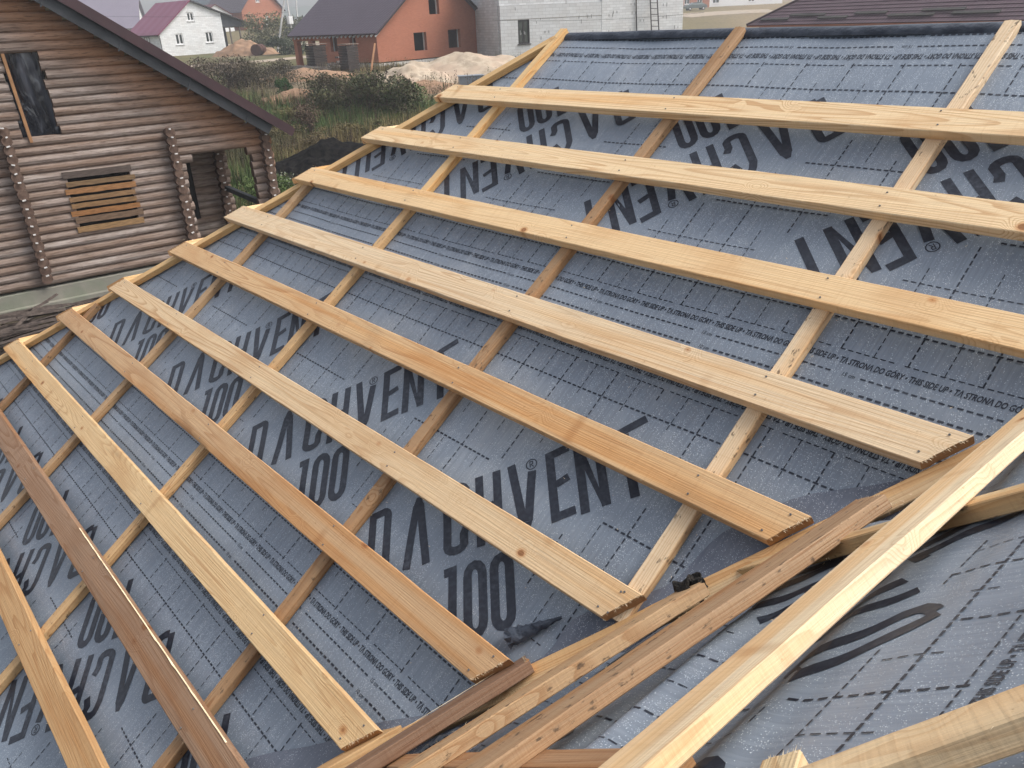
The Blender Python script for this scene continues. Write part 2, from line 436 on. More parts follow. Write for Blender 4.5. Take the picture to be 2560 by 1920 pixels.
# flipped rolls: D's lower left corner (x = D0+.180, w = W0+.180) lands on a measured point
main_roll('grey printed roofing membrane sheet along the ridge, its big lettering upside down', -.465, 1.105, .0030, .327, True, (D0+.180)+4.257, True)
main_roll('middle grey membrane sheet with large upright lettering under the centre battens', 1.0, 2.535, .0015, 1.7525, False, 0)
main_roll('lower left grey membrane sheet with upside down lettering under the brown battens', 2.43, 3.97, .0, 3.18, True, (D0+.180)+3.281)
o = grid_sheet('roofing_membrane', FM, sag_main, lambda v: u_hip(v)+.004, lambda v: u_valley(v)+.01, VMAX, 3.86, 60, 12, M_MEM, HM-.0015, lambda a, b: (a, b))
tag(o, 'narrow membrane strip at the eave below the lower left sheet', 'roofing membrane', 'membrane rolls on the main slope')

def wing_roll(label, s0, s1, h, c, phase, na=90, nb=110, y0=-4.6, y1=.33):
    sv = lambda y: max(s_valley(y)-.03, .74)
    S0 = lambda y: min(max(sv(y), s0), 4.98); S1 = lambda y: min(max(s1, sv(y)), 4.98)
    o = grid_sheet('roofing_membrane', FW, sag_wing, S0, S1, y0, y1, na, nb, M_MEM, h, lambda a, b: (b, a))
    tag(o, label, 'roofing membrane', 'membrane rolls on the near slope')
    def tm(x, w_): return c + w_, x-phase
    def ins(s, y): return max(s0, s_valley(y)+.01) < s < min(s1, 4.97) and y0 < y < y1
    print_roll('printed_lettering', o, FW, sag_wing, h, tm, y0+phase, y1+phase, ins)
    return o
PHW = (D0+.180)+1.673
wing_roll('wrinkled grey membrane sheet of the near slope beneath the long pale batten', 2.59, 4.168, .0015, 3.378, PHW, 150, 260)
wing_roll('grey membrane sheet at the top of the near slope by the camera', 4.05, 4.98, .003, 4.81, PHW, 20, 60)
wing_roll('lower grey membrane sheet of the near slope beneath the stacked laths', 1.16, 2.70, 0, 1.95, PHW, 90, 120)
wing_roll('lowest grey membrane strip of the near slope by its eave', .74, 1.25, -.0015, .52, PHW, 20, 60)

# dark lap of the near slope's membrane turned over the valley onto the main slope
LAPT = ((.2, .10), (1.0, .10), (1.15, .12), (1.38, .24), (1.51, .235), (1.71, .165), (1.9, .205), (2.05, .135), (2.3, .125), (2.5, .20), (2.9, .31), (4.5, .33))
def lap_w(v):
    for (a, x), (b, y) in zip(LAPT[:-1], LAPT[1:]):
        if a <= v <= b: return x+(y-x)*sm(a, b, v) + .006*nz(v*9, 7)
    return .3
lv = [.2+ i*.04 for i in range(78)]
def lapmesh():
    V, F_, UV = [], [], []
    K = 10
    for v in lv:
        ul = u_valley(v)-lap_w(v)
        for i in range(K+1):
            t = i/K; u = ul+(u_valley(v)+.02-ul)*t
            hh = HM+.0075 + sag_main(u, v)*(1-t) + .004*math.sin(t*9+v*7)*t*(1-t)*4 + (.006*max(0, nz(v*3, 2)) if i == 0 else 0) + .012*t
            V.append(FM(u, v, hh)); UV.append((u, v))
    n = K+1
    for j in range(len(lv)-1):
        for i in range(K): F_.append((j*n+i, (j+1)*n+i, (j+1)*n+i+1, j*n+i+1))
    me = bpy.data.meshes.new('valley_lap'); me.from_pydata([tuple(p) for p in V], [], F_); ul_ = me.uv_layers.new(name='uv')
    for l in me.loops: ul_.data[l.index].uv = UV[l.vertex_index]
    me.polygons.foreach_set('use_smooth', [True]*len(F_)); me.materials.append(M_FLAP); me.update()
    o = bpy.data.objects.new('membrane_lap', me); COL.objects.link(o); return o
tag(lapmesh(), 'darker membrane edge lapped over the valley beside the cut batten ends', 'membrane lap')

# crumpled tuft of membrane under the end of the sixth batten
b_ = MB(); rr = random.Random(4); ring = []
nT, nA = 16, 10
for i in range(nT+1):
    t = i/nT; c0 = FM(4.60-.10*t, 1.93+.13*t, HM+.012); k0 = len(b_.v)
    for j in range(nA):
        a = 2*math.pi*j/nA; r_ = (.004+.030*t)*(.8+.5*nz(i*.7, j*1.3)); b_.v.append(tuple(c0 + FM(math.cos(a)*r_*.8, math.cos(a)*r_*.6, abs(math.sin(a))*r_*1.0)))
for i in range(nT):
    for j in range(nA):
        q = (j+1) % nA; b_.f.append((i*nA+j, i*nA+q, (i+1)*nA+q, (i+1)*nA+j)); b_.mi.append(0)
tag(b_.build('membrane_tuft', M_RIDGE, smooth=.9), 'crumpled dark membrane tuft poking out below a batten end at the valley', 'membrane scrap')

# ridge roll
b_ = MB(); nU = 60
prof = [(-.431, HM+.002), (-.440, HM+.009), (-.453, HM+.0125), (-.470, HM+.012), (-.490, HM+.000), (-.52, HM-.035), (-.55, HM-.07)]
for i in range(nU+1):
    u = 2.63 + (6.45-2.63)*i/nU
    for j, (v, h) in enumerate(prof):
        b_.v.append(tuple(FM(u, v + .004*nz(u*3, j*.3) + .010*nz(u*.9, 1), h + .0025*nz(u*3, j, 3) + .0012*nz(u*11, j, 6))))
k = len(prof)
for i in range(nU):
    for j in range(k-1): b_.f.append((i*k+j, i*k+j+1, (i+1)*k+j+1, (i+1)*k+j)); b_.mi.append(0)
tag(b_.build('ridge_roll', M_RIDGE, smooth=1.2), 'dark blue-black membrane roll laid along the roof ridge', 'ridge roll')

# ------------------------------------------------------------------ boards
PALE = (.70, .50, .285, 1); CREAM = (.72, .54, .33, 1); TAN = (.56, .37, .20, 1); TAN2 = (.47, .305, .17, 1); BROWN = (.27, .170, .108, 1)
HONEY = (.55, .37, .18, 1); GREYW = (.64, .50, .34, 1); DKBR = (.23, .12, .07, 1); OLD = (.32, .205, .115, 1)

def plank(name, F, p0, p1, top, wd, th, cut0=0, cut1=0, seed=0, rag0=0, rag1=0, color=PALE, mat=None, wob=.0018, bend=None, twist=None, parent=None, top1=None, wane=0.0, splint=True):
    """board whose upper edge runs p0 -> p1 on the slope given by frame F; its width runs to the right-hand side (down slope)"""
    r = random.Random(seed*31+5)
    A = F(p0[0], p0[1], top); B = F(p1[0], p1[1], top if top1 is None else top1)
    nrm = (F(0, 0, 1)-F(0, 0, 0)).normalized()
    X = (B-A); L = X.length; X.normalize(); Y = X.cross(nrm).normalized(); Z = Y.cross(X)*-1
    if Z.dot(nrm) < 0: Z = -Z
    # local frame: x along, y = -Y so that (x, y, z) is right handed
    Mx = Matrix((( X.x, -Y.x, Z.x, A.x), (X.y, -Y.y, Z.y, A.y), (X.z, -Y.z, Z.z, A.z), (0, 0, 0, 1)))
    c = .0025; ny = 8
    sec = [(0, -c)] + [(c + (wd-2*c)*i/ny, 0) for i in range(ny+1)] + [(wd, -c), (wd, -th+c)] + [(wd-c-(wd-2*c)*i/ny, -th) for i in range(ny+1)] + [(0, -th+c)]
    K = len(sec); nx = max(3, int(L/.045)); mb = MB()
    j0 = {}; j1 = {}
    def jag(dic, y, rag):
        k = round(y, 3)
        if k not in dic: dic[k] = r.uniform(-1, 1)*rag
        return dic[k]
    for i in range(nx+1):
        t = i/nx
        for (y, z) in sec:
            x0 = cut0*y + jag(j0, y, rag0); x1 = L + cut1*y + jag(j1, y, rag1)
            x = x0 + (x1-x0)*t
            edge = y < wd*.5
            ey = wob*nz(x*3.1+seed*7, 0 if edge else 9, seed) + wob*.5*nz(x*14+seed, 3 if edge else 5, seed)
            ez = wob*.6*nz(x*2.3, seed*3.3, y*9)
            if wane and z > -c*1.5 and y > wd*.75:
                ez -= wane*max(0, nz(x*1.7+seed, 4.4, 1)+.25)*(y/wd-.75)*4
            yy, zz = y+ey, z+ez
            if bend:
                by, bz = bend(x/L); yy += by; zz += bz
            if twist:
                a = twist*(x/L); yy, zz = yy*math.cos(a)-zz*math.sin(a), yy*math.sin(a)+zz*math.cos(a)
            mb.v.append((x, -yy, zz))
    for i in range(nx):
        for j in range(K):
            q = (j+1) % K; mb.f.append((i*K+j, (i+1)*K+j, (i+1)*K+q, i*K+q)); mb.mi.append(0)
    mb.f.append(tuple(range(K))); mb.mi.append(1)
    mb.f.append(tuple(reversed(range(nx*K, nx*K+K)))); mb.mi.append(1)
    if splint:
        for side, rag in ((0, rag0), (1, rag1)):
            if rag < .0015: continue
            for _ in range(int(wd*420)):
                y = r.uniform(.003, wd-.003); x = (cut0*y if side == 0 else L+cut1*y); sg = -1 if side == 0 else 1
                l = r.uniform(.002, .008); z0 = -r.uniform(0, .004); wdt = r.uniform(.0006, .0016)
                tip = (x+sg*l, -(y+r.uniform(-.006, .006)), z0+r.uniform(-.004, .006))
                mb.poly([(x-sg*.004, -(y-wdt), z0+.0006), (x-sg*.004, -(y+wdt), z0+.0006), tip], 2)
    for _ in range(int(L*16)):                     # saw fuzz along the long edges
        x = r.uniform(.02, L-.02); top_e = r.random() < .6; y = -.0004 if top_e else wd+.0004
        l = r.uniform(.003, .009)*r.choice((-1, 1)); q = r.uniform(.0004, .0010)
        mb.poly([(x-q, -y, -.001), (x+q, -y, -.001), (x+l, -(y+(-1 if top_e else 1)*r.uniform(.0005, .004)), r.uniform(-.002, .003))], 2)
    o = mb.build(name, [mat or M_WOOD, M_END, M_SPLINT], parent, Mx, smooth=.7)
    o.color = color
    return o, L

nail_me = None
def nail(parent, x, y, r_=.0042, z=.0005):
    """a screw head: flat disc with a recess, child of its board (local coordinates)"""
    global nail_me
    if nail_me is None:
        mb = MB(); n = 10
        for rr_, zz in ((1, 0), (.92, .0016), (.45, .0018), (.30, .0006)):
            for i in range(n):
                t = 2*math.pi*i/n; mb.v.append((rr_*.0031*math.cos(t), rr_*.0031*math.sin(t), zz))
        for k in range(3):
            for i in range(n):
                j = (i+1) % n; mb.f.append((k*n+i, k*n+j, (k+1)*n+j, (k+1)*n+i)); mb.mi.append(0)
        mb.f.append(tuple(range(3*n, 4*n))); mb.mi.append(0)
        o = mb.build('screw_head', M_NAIL); nail_me = o.data; COL.objects.unlink(o); bpy.data.objects.remove(o)
    o = bpy.data.objects.new('screw_head', nail_me); COL.objects.link(o); o.parent = parent; o.location = (x, -y, z)
    return o

DV = [0, -.0042, .0015, .0122, .0026, .0242, -.0006, .0041, -.0111, -.0119]
LU = [2.266, 1.954, 1.675, 1.338, 1.090, .794, .506, .197, -.10, -.40]
CU = [4.720, 3.690, 2.637, 1.650, .620]
RU = {4: 5.271, 5: 5.050, 6: 4.791, 7: 4.575, 8: 4.357}
BCOL = [CREAM, CREAM, PALE, PALE, TAN, PALE, TAN2, TAN, BROWN, TAN2]
BCOL[3] = (.65, .50, .33, 1); BCOL[5] = (.60, .44, .27, 1); BCOL[7] = (.58, .41, .225, 1); BCOL[9] = (.44, .27, .13, 1)
BLAB = ['topmost pale batten, first board below the ridge, with large knots near its left end',
        'second pale batten from the ridge with splintered left tip',
        'third pale batten from the ridge, wavy grain at its right end beside the round knot',
        'wide pale batten with reddish sawn right end and two nails, fourth below the ridge',
        'orange-tan batten ending under the brown lath, fifth below the ridge',
        'light sixth batten below the ridge, crossing the biggest lettering, oval knots at its right end',
        'tan batten with dark knot smudges, seventh below the ridge, just above the yellow wavy-grained one',
        'yellow batten with wavy dark grain along one edge, eighth below the ridge',
        'dark brown batten with a white chipped edge in the lower left',
        'short-seen orange-brown batten in the bottom left corner']
for i in range(10):
    n = i+1; v = .35*i + DV[i]
    R_ = RU.get(n, 5.95-.647*v) ; wd = .103
    if n == 4: wd = .112
    o, L = plank('batten', FM, (LU[i], v), (R_, v), 0, wd, .035, -.86, -.62, seed=n, rag0=.0026, rag1=.0017, color=BCOL[i], wane=.006 if n in (9, 7) else 0)
    tag(o, BLAB[i], 'batten', 'battens across the main slope')
    for cu in CU:
        if LU[i]+.08 < cu+.02 < R_-.03:
            nail(o, cu+.018-LU[i]+rnd.uniform(-.01, .01), .020+rnd.uniform(-.005, .006)); nail(o, cu+.028-LU[i]+rnd.uniform(-.01, .01), .082+rnd.uniform(-.006, .006))
    nail(o, R_-LU[i]-.045, .018); nail(o, R_-LU[i]-.085, .085)
    nail(o, .04, .02)

    if n == 9:
        q_ = MB(); xs = [2.5+.012*k for k in range(128)]
        for k, x in enumerate(xs):
            w0 = .0003+.0030*max(0, min(1, 3.2*nz(x*11, 3)-.15))*(.6+.5*nz(x*60, 8)); q_.v += [(x, .0012, -.004), (x, -w0, .0022)]
        for k in range(len(xs)-1): q_.f.append((2*k, 2*k+2, 2*k+3, 2*k+1)); q_.mi.append(0)
        q_.build('chipped_edge', M_SPLINT, o)
# counter battens running up the slope (width to the right-hand side when running down slope -> start at the bottom)
def counter(u, v0, v1, color, seed, mat=None, label='', wd=.050, wane=0):
    # runs from lower end to upper end: right-hand side is +u
    o, L = plank('counter_batten', FM, (u, v1), (u, v0), -.035, wd, .033, 0, 0, seed=seed, rag0=.001, rag1=.002, color=color, mat=mat, wob=.003, wane=wane, splint=False)
    tag(o, label, 'counter batten', 'counter battens running up the main slope'); return o
counter(4.722, -.455, 1.86, GREYW[:3]+(1,), 41, M_WOODW, 'pale counter batten with grey mould stains, rightmost one running up to the ridge')
counter(3.690, -.455, 3.25, OLD, 42, M_WOODW, 'dark bark-edged counter batten, the weathered one in the middle of the slope', wane=.012)
counter(2.637, -.475, .742, (.62, .43, .22, 1), 43, None, 'honey-coloured counter batten at the top end of the hip')
counter(2.637, .752, 4.35, (.50, .33, .17, 1), 44, M_WOODW, 'long tan counter batten below the honey one, reaching the bottom left corner')
counter(1.650, .76, 4.35, (.38, .255, .145, 1), 45, M_WOODW, 'greyish counter batten starting at the hip near the boarded log house window')
counter(.620, 1.99, 4.35, (.27, .175, .10, 1), 46, M_WOODW, 'dark counter batten at the far left edge near the log house foundation')

# hip lath along the edge
o, L = plank('hip_lath', FM, (u_hip(4.35)+.03, 4.35), (u_hip(-.42)+.03, -.42), -.035, .048, .033, 0, .4, seed=51, rag1=.003, color=HONEY, wob=.002)
tag(o, 'long honey-coloured lath along the left hip edge, under the batten ends', 'hip lath')
# battens of the slope beyond the hip
PL = math.atan(SP/.85); CL_, SL_ = math.cos(PL), math.sin(PL)
def FL(a, b, h=0): return Vector((2.245 - CL_*b - SL_*h, -a, -SL_*b + CL_*h))
for i in range(1, 10):
    v = .35*i + DV[i]; b = v*SP/SL_ + .015
    o, L = plank('batten', FL, (-(.82*v+.754), b), (.82*v-.010, b), 0, .10, .035, 0, .88, seed=60+i, rag1=.003, color=(PALE, CREAM, HONEY)[i % 3], splint=False)
    tag(o, 'pale batten tip just showing over the hip edge on the hidden side', 'batten', 'battens beyond the hip')

# valley lath on the main slope
o, L = plank('valley_lath', FM, (u_valley(3.9)-.125, 3.9), (u_valley(.15)-.10, .15), -.034, .055, .030, 0, 0, seed=71, color=(.58, .42, .25, 1), wob=.003)
tag(o, 'thin pale lath lying along the valley under the cut batten ends', 'valley lath')

# ------------------------------------------------------------------ near slope: battens, laths
def wplank(name, s0y0, s1y1, top, wd, th, seed, color, mat=None, label='', cat='lath', group=None, **kw):
    # runs towards -y: its right-hand side is down... so run towards +y and give the lower edge first
    o, L = plank(name, FW, s0y0, s1y1, top, wd, th, seed=seed, color=color, mat=mat, **kw)
    tag(o, label, cat, group); return o
NG = 'battens of the near slope cut at the valley'
wplank('batten', (3.557, -2.75), (3.612, -.74), .070, .103, .030, 81, (.70, .56, .38, 1), None, 'long pale cream batten crossing the whole lower right corner', 'batten', NG, rag1=.003, wob=.004)
wplank('batten', (2.985, -2.75), (3.345, -1.10), .068, .105, .034, 82, (.34, .225, .135, 1), M_WOODW, 'brown lath with a broken pale upper tip, left of the long cream batten', 'batten', NG, rag1=.008, cut1=-.15, wob=.005)
wplank('batten', (2.62, -2.75), (3.022, -1.395), .066, .085, .034, 83, (.40, .265, .15, 1), M_WOODW, 'orange-brown lath with a black charred tip, second left of the long cream batten', 'batten', NG, rag1=.006, cut1=-.1, wob=.006)
wplank('batten', (2.33, -2.75), (2.592, -1.66), .072, .090, .034, 84, (.19, .115, .075, 1), None, 'short dark brown lath with a torn white upper edge', 'batten', NG, rag1=.012, cut1=-.25, wob=.005)
wplank('batten', (1.93, -2.75), (2.262, -1.985), .066, .110, .034, 85, (.50, .32, .16, 1), None, 'tan lath with a chipped white side, nearest the bottom centre edge', 'batten', NG, rag1=.004, cut1=.6, wob=.005)
# pale torn strips on the top edges
b_ = MB(); r9 = random.Random(12)
for (s0, y0, s1, y1, w0, h_) in ((2.49, -2.02, 2.585, -1.70, .012, .0735), (2.14, -2.17, 2.20, -2.08, .014, .050)):
    for k in range(18):
        t0, t1 = k/18, (k+1)/18; f = lambda t: w0*math.sin(math.pi*min(1, t*1.02))*(.75+.4*nz(t*9, 2))
        A_ = lambda t, o: FW(s0+(s1-s0)*t+o, y0+(y1-y0)*t, h_)
        b_.poly([A_(t0, -.001), A_(t1, -.001), A_(t1, f(t1)), A_(t0, f(t0))])
tag(b_.build('torn_strips', M_SPLINT), 'white torn wood strips clinging to the dark brown and tan laths', 'splinters')
# counter battens of the near slope (run up slope = +s); right-hand side is -y
def bend7(t): return (.022*math.sin(t*math.pi*1.3), .004*math.sin(t*7))
wplank('counter_batten', (2.98, -1.245), (4.9, -1.215), .036, .045, .034, 91, (.52, .38, .22, 1), M_WOODW, 'bent bark-edged lath passing under the cream batten at the right edge', 'counter batten', 'counter battens of the near slope', bend=bend7, wob=.006)
wplank('counter_batten', (2.35, -2.05), (3.62, -2.05), .034, .055, .033, 92, (.34, .20, .11, 1), None, 'brown cross lath under the stacked laths at the bottom edge', 'counter batten', 'counter battens of the near slope', wob=.004)
# loose offcuts beside the camera
wplank('offcut_board', (3.80, -2.235), (4.22, -1.930), .064, .052, .030, 95, (.62, .46, .28, 1), M_WOOD, 'stained cream offcut with orange side at the bottom right corner', 'offcut board', rag1=.003, wob=.003)
wplank('offcut_board', (3.842, -2.072), (4.02, -2.45), .036, .050, .032, 96, (.56, .43, .26, 1), None, 'small pale offcut corner peeking beneath the stained cream offcut', 'offcut board', rag0=.002)
# charred tip and splinters
b_ = MB(); rr = random.Random(3); nA = 14
for i in range(15):
    t = i/14; c0 = FW(3.045-.004*t, -1.455+.085*t, .058)
    for j in range(nA):
        a = 2*math.pi*j/nA; r_ = .033*(1-abs(t*2-1)**3)**.5*(.72+.75*nz(math.cos(a)*2, math.sin(a)*2, t*5)+.25*nz(math.cos(a)*7, math.sin(a)*7, t*14))+.002
        b_.v.append(tuple(c0 + (FW(math.cos(a)*1.25, 0, 0)-FW(0, 0, 0))*r_ + (FW(0, 0, 1)-FW(0, 0, 0))*math.sin(a)*r_))
for i in range(14):
    for j in range(nA): q = (j+1) % nA; b_.f.append((i*nA+j, i*nA+q, (i+1)*nA+q, (i+1)*nA+j)); b_.mi.append(0)
b_.f.append(tuple(range(nA))); b_.mi.append(0); b_.f.append(tuple(14*nA+j for j in reversed(range(nA)))); b_.mi.append(0)
tag(b_.build('charred_tip', noisy('char', (.006, .006, .006), (.035, .030, .026), 60, .9, bump=.6)), 'black charred lump on the tip of the orange-brown lath', 'charred lump')
b_ = MB()
for cs, cy, n_, sp in ((2.30, -1.95, 60, .05), (2.62, -1.60, 60, .05), (3.06, -1.36, 30, .05), (3.37, -1.05, 40, .05), (3.25, -1.33, 60, .05), (2.9, -1.75, 60, .1), (2.7, -1.95, 50, .12)):
    for k in range(n_):
        c0 = FW(cs+rr.gauss(0, sp), cy+rr.gauss(0, sp), .012+abs(rr.gauss(0, .012)))
        d_ = Vector((rr.uniform(-1, 1), rr.uniform(-1, 1), rr.uniform(-.3, .6))).normalized(); L_ = rr.uniform(.003, .012)
        q_ = d_.orthogonal().normalized()*rr.uniform(.0005, .0014)
        b_.poly([c0-q_, c0+q_, c0+d_*L_+q_*.4])
for k in range(170):
    v = rr.uniform(.2, 3.4); u = rr.choice(CU)+.05+abs(rr.gauss(0, .03)) if rr.random() < .6 else rr.uniform(u_hip(v)+.05, u_valley(v)-.2)
    if u > u_valley(v)-.1 or u < u_hip(v)+.02: continue
    c0 = FM(u, v, HM+.008); a = rr.uniform(0, 6.3); L_ = rr.uniform(.003, .010)
    e = FM(math.cos(a)*L_, math.sin(a)*L_, rr.uniform(0, .004)); q_ = FM(-math.sin(a)*.0009, math.cos(a)*.0009, 0)
    b_.poly([c0-q_, c0+q_, c0+e])
for vv, uu in [(.35*i+DV[i], LU[i]) for i in range(10)]:
    for k in range(26):
        c0 = FM(uu+rr.gauss(0, .035), vv+rr.uniform(-.02, .1), HM+.04+rr.uniform(0, .03))
        d_ = Vector((rr.uniform(-1, 1), rr.uniform(-1, 1), rr.uniform(-.2, .8))).normalized(); L_ = rr.uniform(.004, .016)
        q_ = d_.orthogonal().normalized()*rr.uniform(.0006, .0016); b_.poly([c0-q_, c0+q_, c0+d_*L_])
tag(b_.build('wood_shavings', M_SPLINT), 'scattered pale wood shavings and splinters at the cut ends', 'shavings', kind='stuff')

# ------------------------------------------------------------------ body of our own house
hb = empty('unfinished_house', (3.2, 0, -5.3))
b_ = MB(); RZ = -VMAX*SP; RY = -VMAX*CP; top = Vector((2.65, .377, .263)); YN = .754-RY
e_ = .10*CP
def PP(x, y, z): return (x, y, z-.10)
b_.poly([PP(2.64, .377, .263), PP(-1.5, RY, RZ), PP(3.22, RY, RZ), PP(6.37, .377, .263)])
b_.poly([PP(2.64, .377, .263), PP(-1.5, YN, RZ), PP(-1.5, RY, RZ)])
b_.poly([PP(6.4, .377, .263), PP(10.4, YN, RZ), PP(-1.5, YN, RZ), PP(2.64, .377, .263)])
b_.poly([PP(6.37, .377, .263), PP(3.22, RY, RZ), PP(3.22, -7.2, RZ), PP(6.40, -7.2, .263+.03)])
b_.poly([PP(6.40, -7.2, .293), PP(9.6, -7.2, RZ), PP(9.6, 0, RZ), PP(6.40, .377, .263)])
b_.build('roof_deck', M_DECK, hb).matrix_parent_inverse = hb.matrix_basis.inverted()
b_ = MB(); b_.box((4, .377, -4.05), (10.2, 7.2, 2.7)); b_.box((6.4, -5.0, -4.051), (5.6, 4.0, 2.7)); b_.poly([(3.7, -7.001, -2.7), (9.1, -7.001, -2.7), (6.4, -7.001, .10)])
b_.build('wall', M_PLAST, hb).matrix_parent_inverse = hb.matrix_basis.inverted()
b_ = MB(); b_.box((4, .377, -5.2), (10.3, 7.3, .5)); b_.box((6.4, -5.0, -5.201), (5.7, 4.1, .5))
b_.build('foundation', noisy('concrete_own', (.28, .27, .25), (.36, .35, .32), 4), hb).matrix_parent_inverse = hb.matrix_basis.inverted()
tag(hb, 'hip-roofed house under construction carrying the membrane and battens', 'house')
# ------------------------------------------------------------------ land
DF = Vector((-.762, .647, 0)); DS = Vector((.647, .762, 0))
def G(x, y):
    q = x*DF.x + y*DF.y
    return -5.3 + 2.3*sm(16, 60, q) + .3*sm(60, 120, q) + 2.7*sm(120, 185, q) + 3.0*sm(185, 420, q)
RWT = Matrix(RW).transposed()
def ray(px, py): return (RWT @ Vector(((px-1280)/1985.9, (py-960)/1985.9, 1))).normalized()
def ground(px, py):
    """the point of the land seen at a point of the photograph"""
    d = ray(px, py); s = 6.0
    while s < 1500:
        P = CAM + d*s
        if P.z < G(P.x, P.y): P.z = G(P.x, P.y); return P
        s += .1 if s < 150 else 1.0
    return None
def depth_at(px, py, dist, z=None):
    d = ray(px, py); P = CAM + d*(dist/ (d.dot(Vector(RW[2])))); return P

def near(P, C, r): return max(0, 1-((P.x-C.x)**2+(P.y-C.y)**2)**.5/r)
g_c = [ground(*p) for p in ((600, 262), (720, 275), (640, 520), (1010, 262), (560, 140), (840, 300), (700, 470))]
s_c = [(ground(1060, 205), 9), (ground(860, 215), 7), (ground(720, 205), 6), (ground(760, 175), 6), (ground(590, 142), 5), (ground(960, 195), 6)]
def land_tint(x, y):
    P = Vector((x, y, 0)); q = P.dot(DF); n1 = nz(x*.12, y*.12, 3); n2 = nz(x*.5, y*.5, 6)
    c = Vector((.150, .118, .052)).lerp(Vector((.075, .062, .038)), sm(-.3, .4, n1+n2*.4))
    gk = sm(.05, .5, n1*.8 - .25*n2)*.45
    for C in g_c: gk = max(gk, sm(0, .6, near(P, C, 5.0)*1.4 + n2*.3))
    c = c.lerp(Vector((.055, .085, .028)), gk)
    sk = 0
    for C, r in s_c: sk = max(sk, sm(0, .5, near(P, C, r)*1.3 + n2*.25))
    c = c.lerp(Vector((.19, .150, .105)), sk)
    if q > 62: c = c.lerp(Vector((.135, .125, .062)), .5)
    if q > 120: c = c.lerp(Vector((.20, .155, .095)), .5)
    if q > 50: c = c.lerp(Vector((.235, .175, .11)), sm(0, 12, P.dot(DS)-.25*q)*.85)
    if q < 15: c = c.lerp(Vector((.07, .058, .045)), sm(15, 9, q))
    return c
def land():
    qs = [-60, -40, -20, -8, 0] + [4+i*.8 for i in range(80)]
    while qs[-1] < 900: qs.append(qs[-1]*1.045)
    V, F_, C_ = [], [], []; nr = 150
    for q in qs:
        wd = max(70, q*1.1+40)
        for i in range(nr+1):
            r = (i/nr*2-1)*wd + 6; P = DF*q + DS*r
            V.append((P.x, P.y, G(P.x, P.y) + .05*nz(P.x*.4, P.y*.4)*(1 if 10 < q < 60 else .3))); C_.append(land_tint(P.x, P.y))
    n = nr+1
    for j in range(len(qs)-1):
        for i in range(nr): F_.append((j*n+i, (j+1)*n+i, (j+1)*n+i+1, j*n+i+1))
    mb = MB(); mb.v = V; mb.f = [tuple(reversed(f)) for f in F_]; mb.mi = [0]*len(F_)
    g = N('land', .95, .1); at = g.n('ShaderNodeVertexColor', layer_name='tint').outputs[0]
    p = g.obj(); n1 = g.noise(p, 1.6, 8, .65); n2 = g.noise(p, 9, 4, .6)
    c = g.mix(g.step(n1, .35, .7, 0, .7), at, g.mix(1.0, at, rgb(.45, .5, .45), 'MULTIPLY'))
    c = g.mix(g.step(n2, .5, .75, 0, .5), c, g.mix(1.0, at, rgb(1.5, 1.4, 1.2), 'MULTIPLY'))
    g.color(c); g.bump(n1, .8, .1)
    o = mb.build('ground', g.m, smooth=3.2); col_attr(o, C_); return tag(o, kind='structure')
land()
M_ROAD = noisy('dirt_road', (.34, .27, .20), (.26, .21, .155), 1.2, .95, 8, c3=(.30, .25, .2))
def road(name, pts, wd, h=.07):
    b_ = MB(); P = []
    for (a, b) in zip(pts[:-1], pts[1:]):
        for k in range(12): P.append(a.lerp(b, k/12))
    P.append(pts[-1])
    for i, p in enumerate(P):
        d = (P[min(i+1, len(P)-1)]-P[max(i-1, 0)]); d.z = 0; d.normalize(); s = Vector((-d.y, d.x, 0))
        for j in range(5):
            t = j/4*2-1; q = p + s*wd/2*t*(1+.12*nz(i*.5, t*3)); b_.v.append((q.x, q.y, G(q.x, q.y)+h-.04*abs(t)))
    for i in range(len(P)-1):
        for j in range(4): b_.f.append((i*5+j, (i+1)*5+j, (i+1)*5+j+1, i*5+j+1)); b_.mi.append(0)
    tag(b_.build(name, M_ROAD, smooth=3), kind='structure')
gp = ground
r1 = [gp(300, 190), gp(480, 166), gp(640, 155), gp(760, 143)]
d_ = (r1[3]-r1[2]).normalized(); r1 += [r1[3]+d_*15, r1[3]+d_*40]
road('road', r1, 4.2)
r2 = [gp(560, 114), gp(660, 110), gp(770, 110), gp(1215, 114), gp(1260, 116)]
road('side_road', r2, 4.5)
road('field_track', [gp(1690, 42), gp(1760, 36), gp(1850, 30), gp(1930, 27)], 9)

# far hills lost in the haze
b_ = MB(); rr = random.Random(9)
for band, (q0, h0, amp) in enumerate(((640, 9, 5), (800, 17, 7))):
    k0 = len(b_.v); n_ = 120
    for i in range(n_+1):
        r = (i/n_*2-1)*1000; t = h0+amp*nz(i*.13, band*5)+1.2*nz(i*1.3, band)
        for (dq, z) in ((-60, -4), (-30, t*.6), (0, t), (60, t*.8), (90, -4)):
            P = DF*(q0+dq)+DS*r; b_.v.append((P.x, P.y, z))
    for i in range(n_):
        for j in range(4): b_.f.append((k0+i*5+j, k0+i*5+j+1, k0+(i+1)*5+j+1, k0+(i+1)*5+j)); b_.mi.append(0)
tag(b_.build('hills', noisy('far_wood', (.03, .045, .03), (.05, .06, .04), .1), smooth=3), kind='structure')

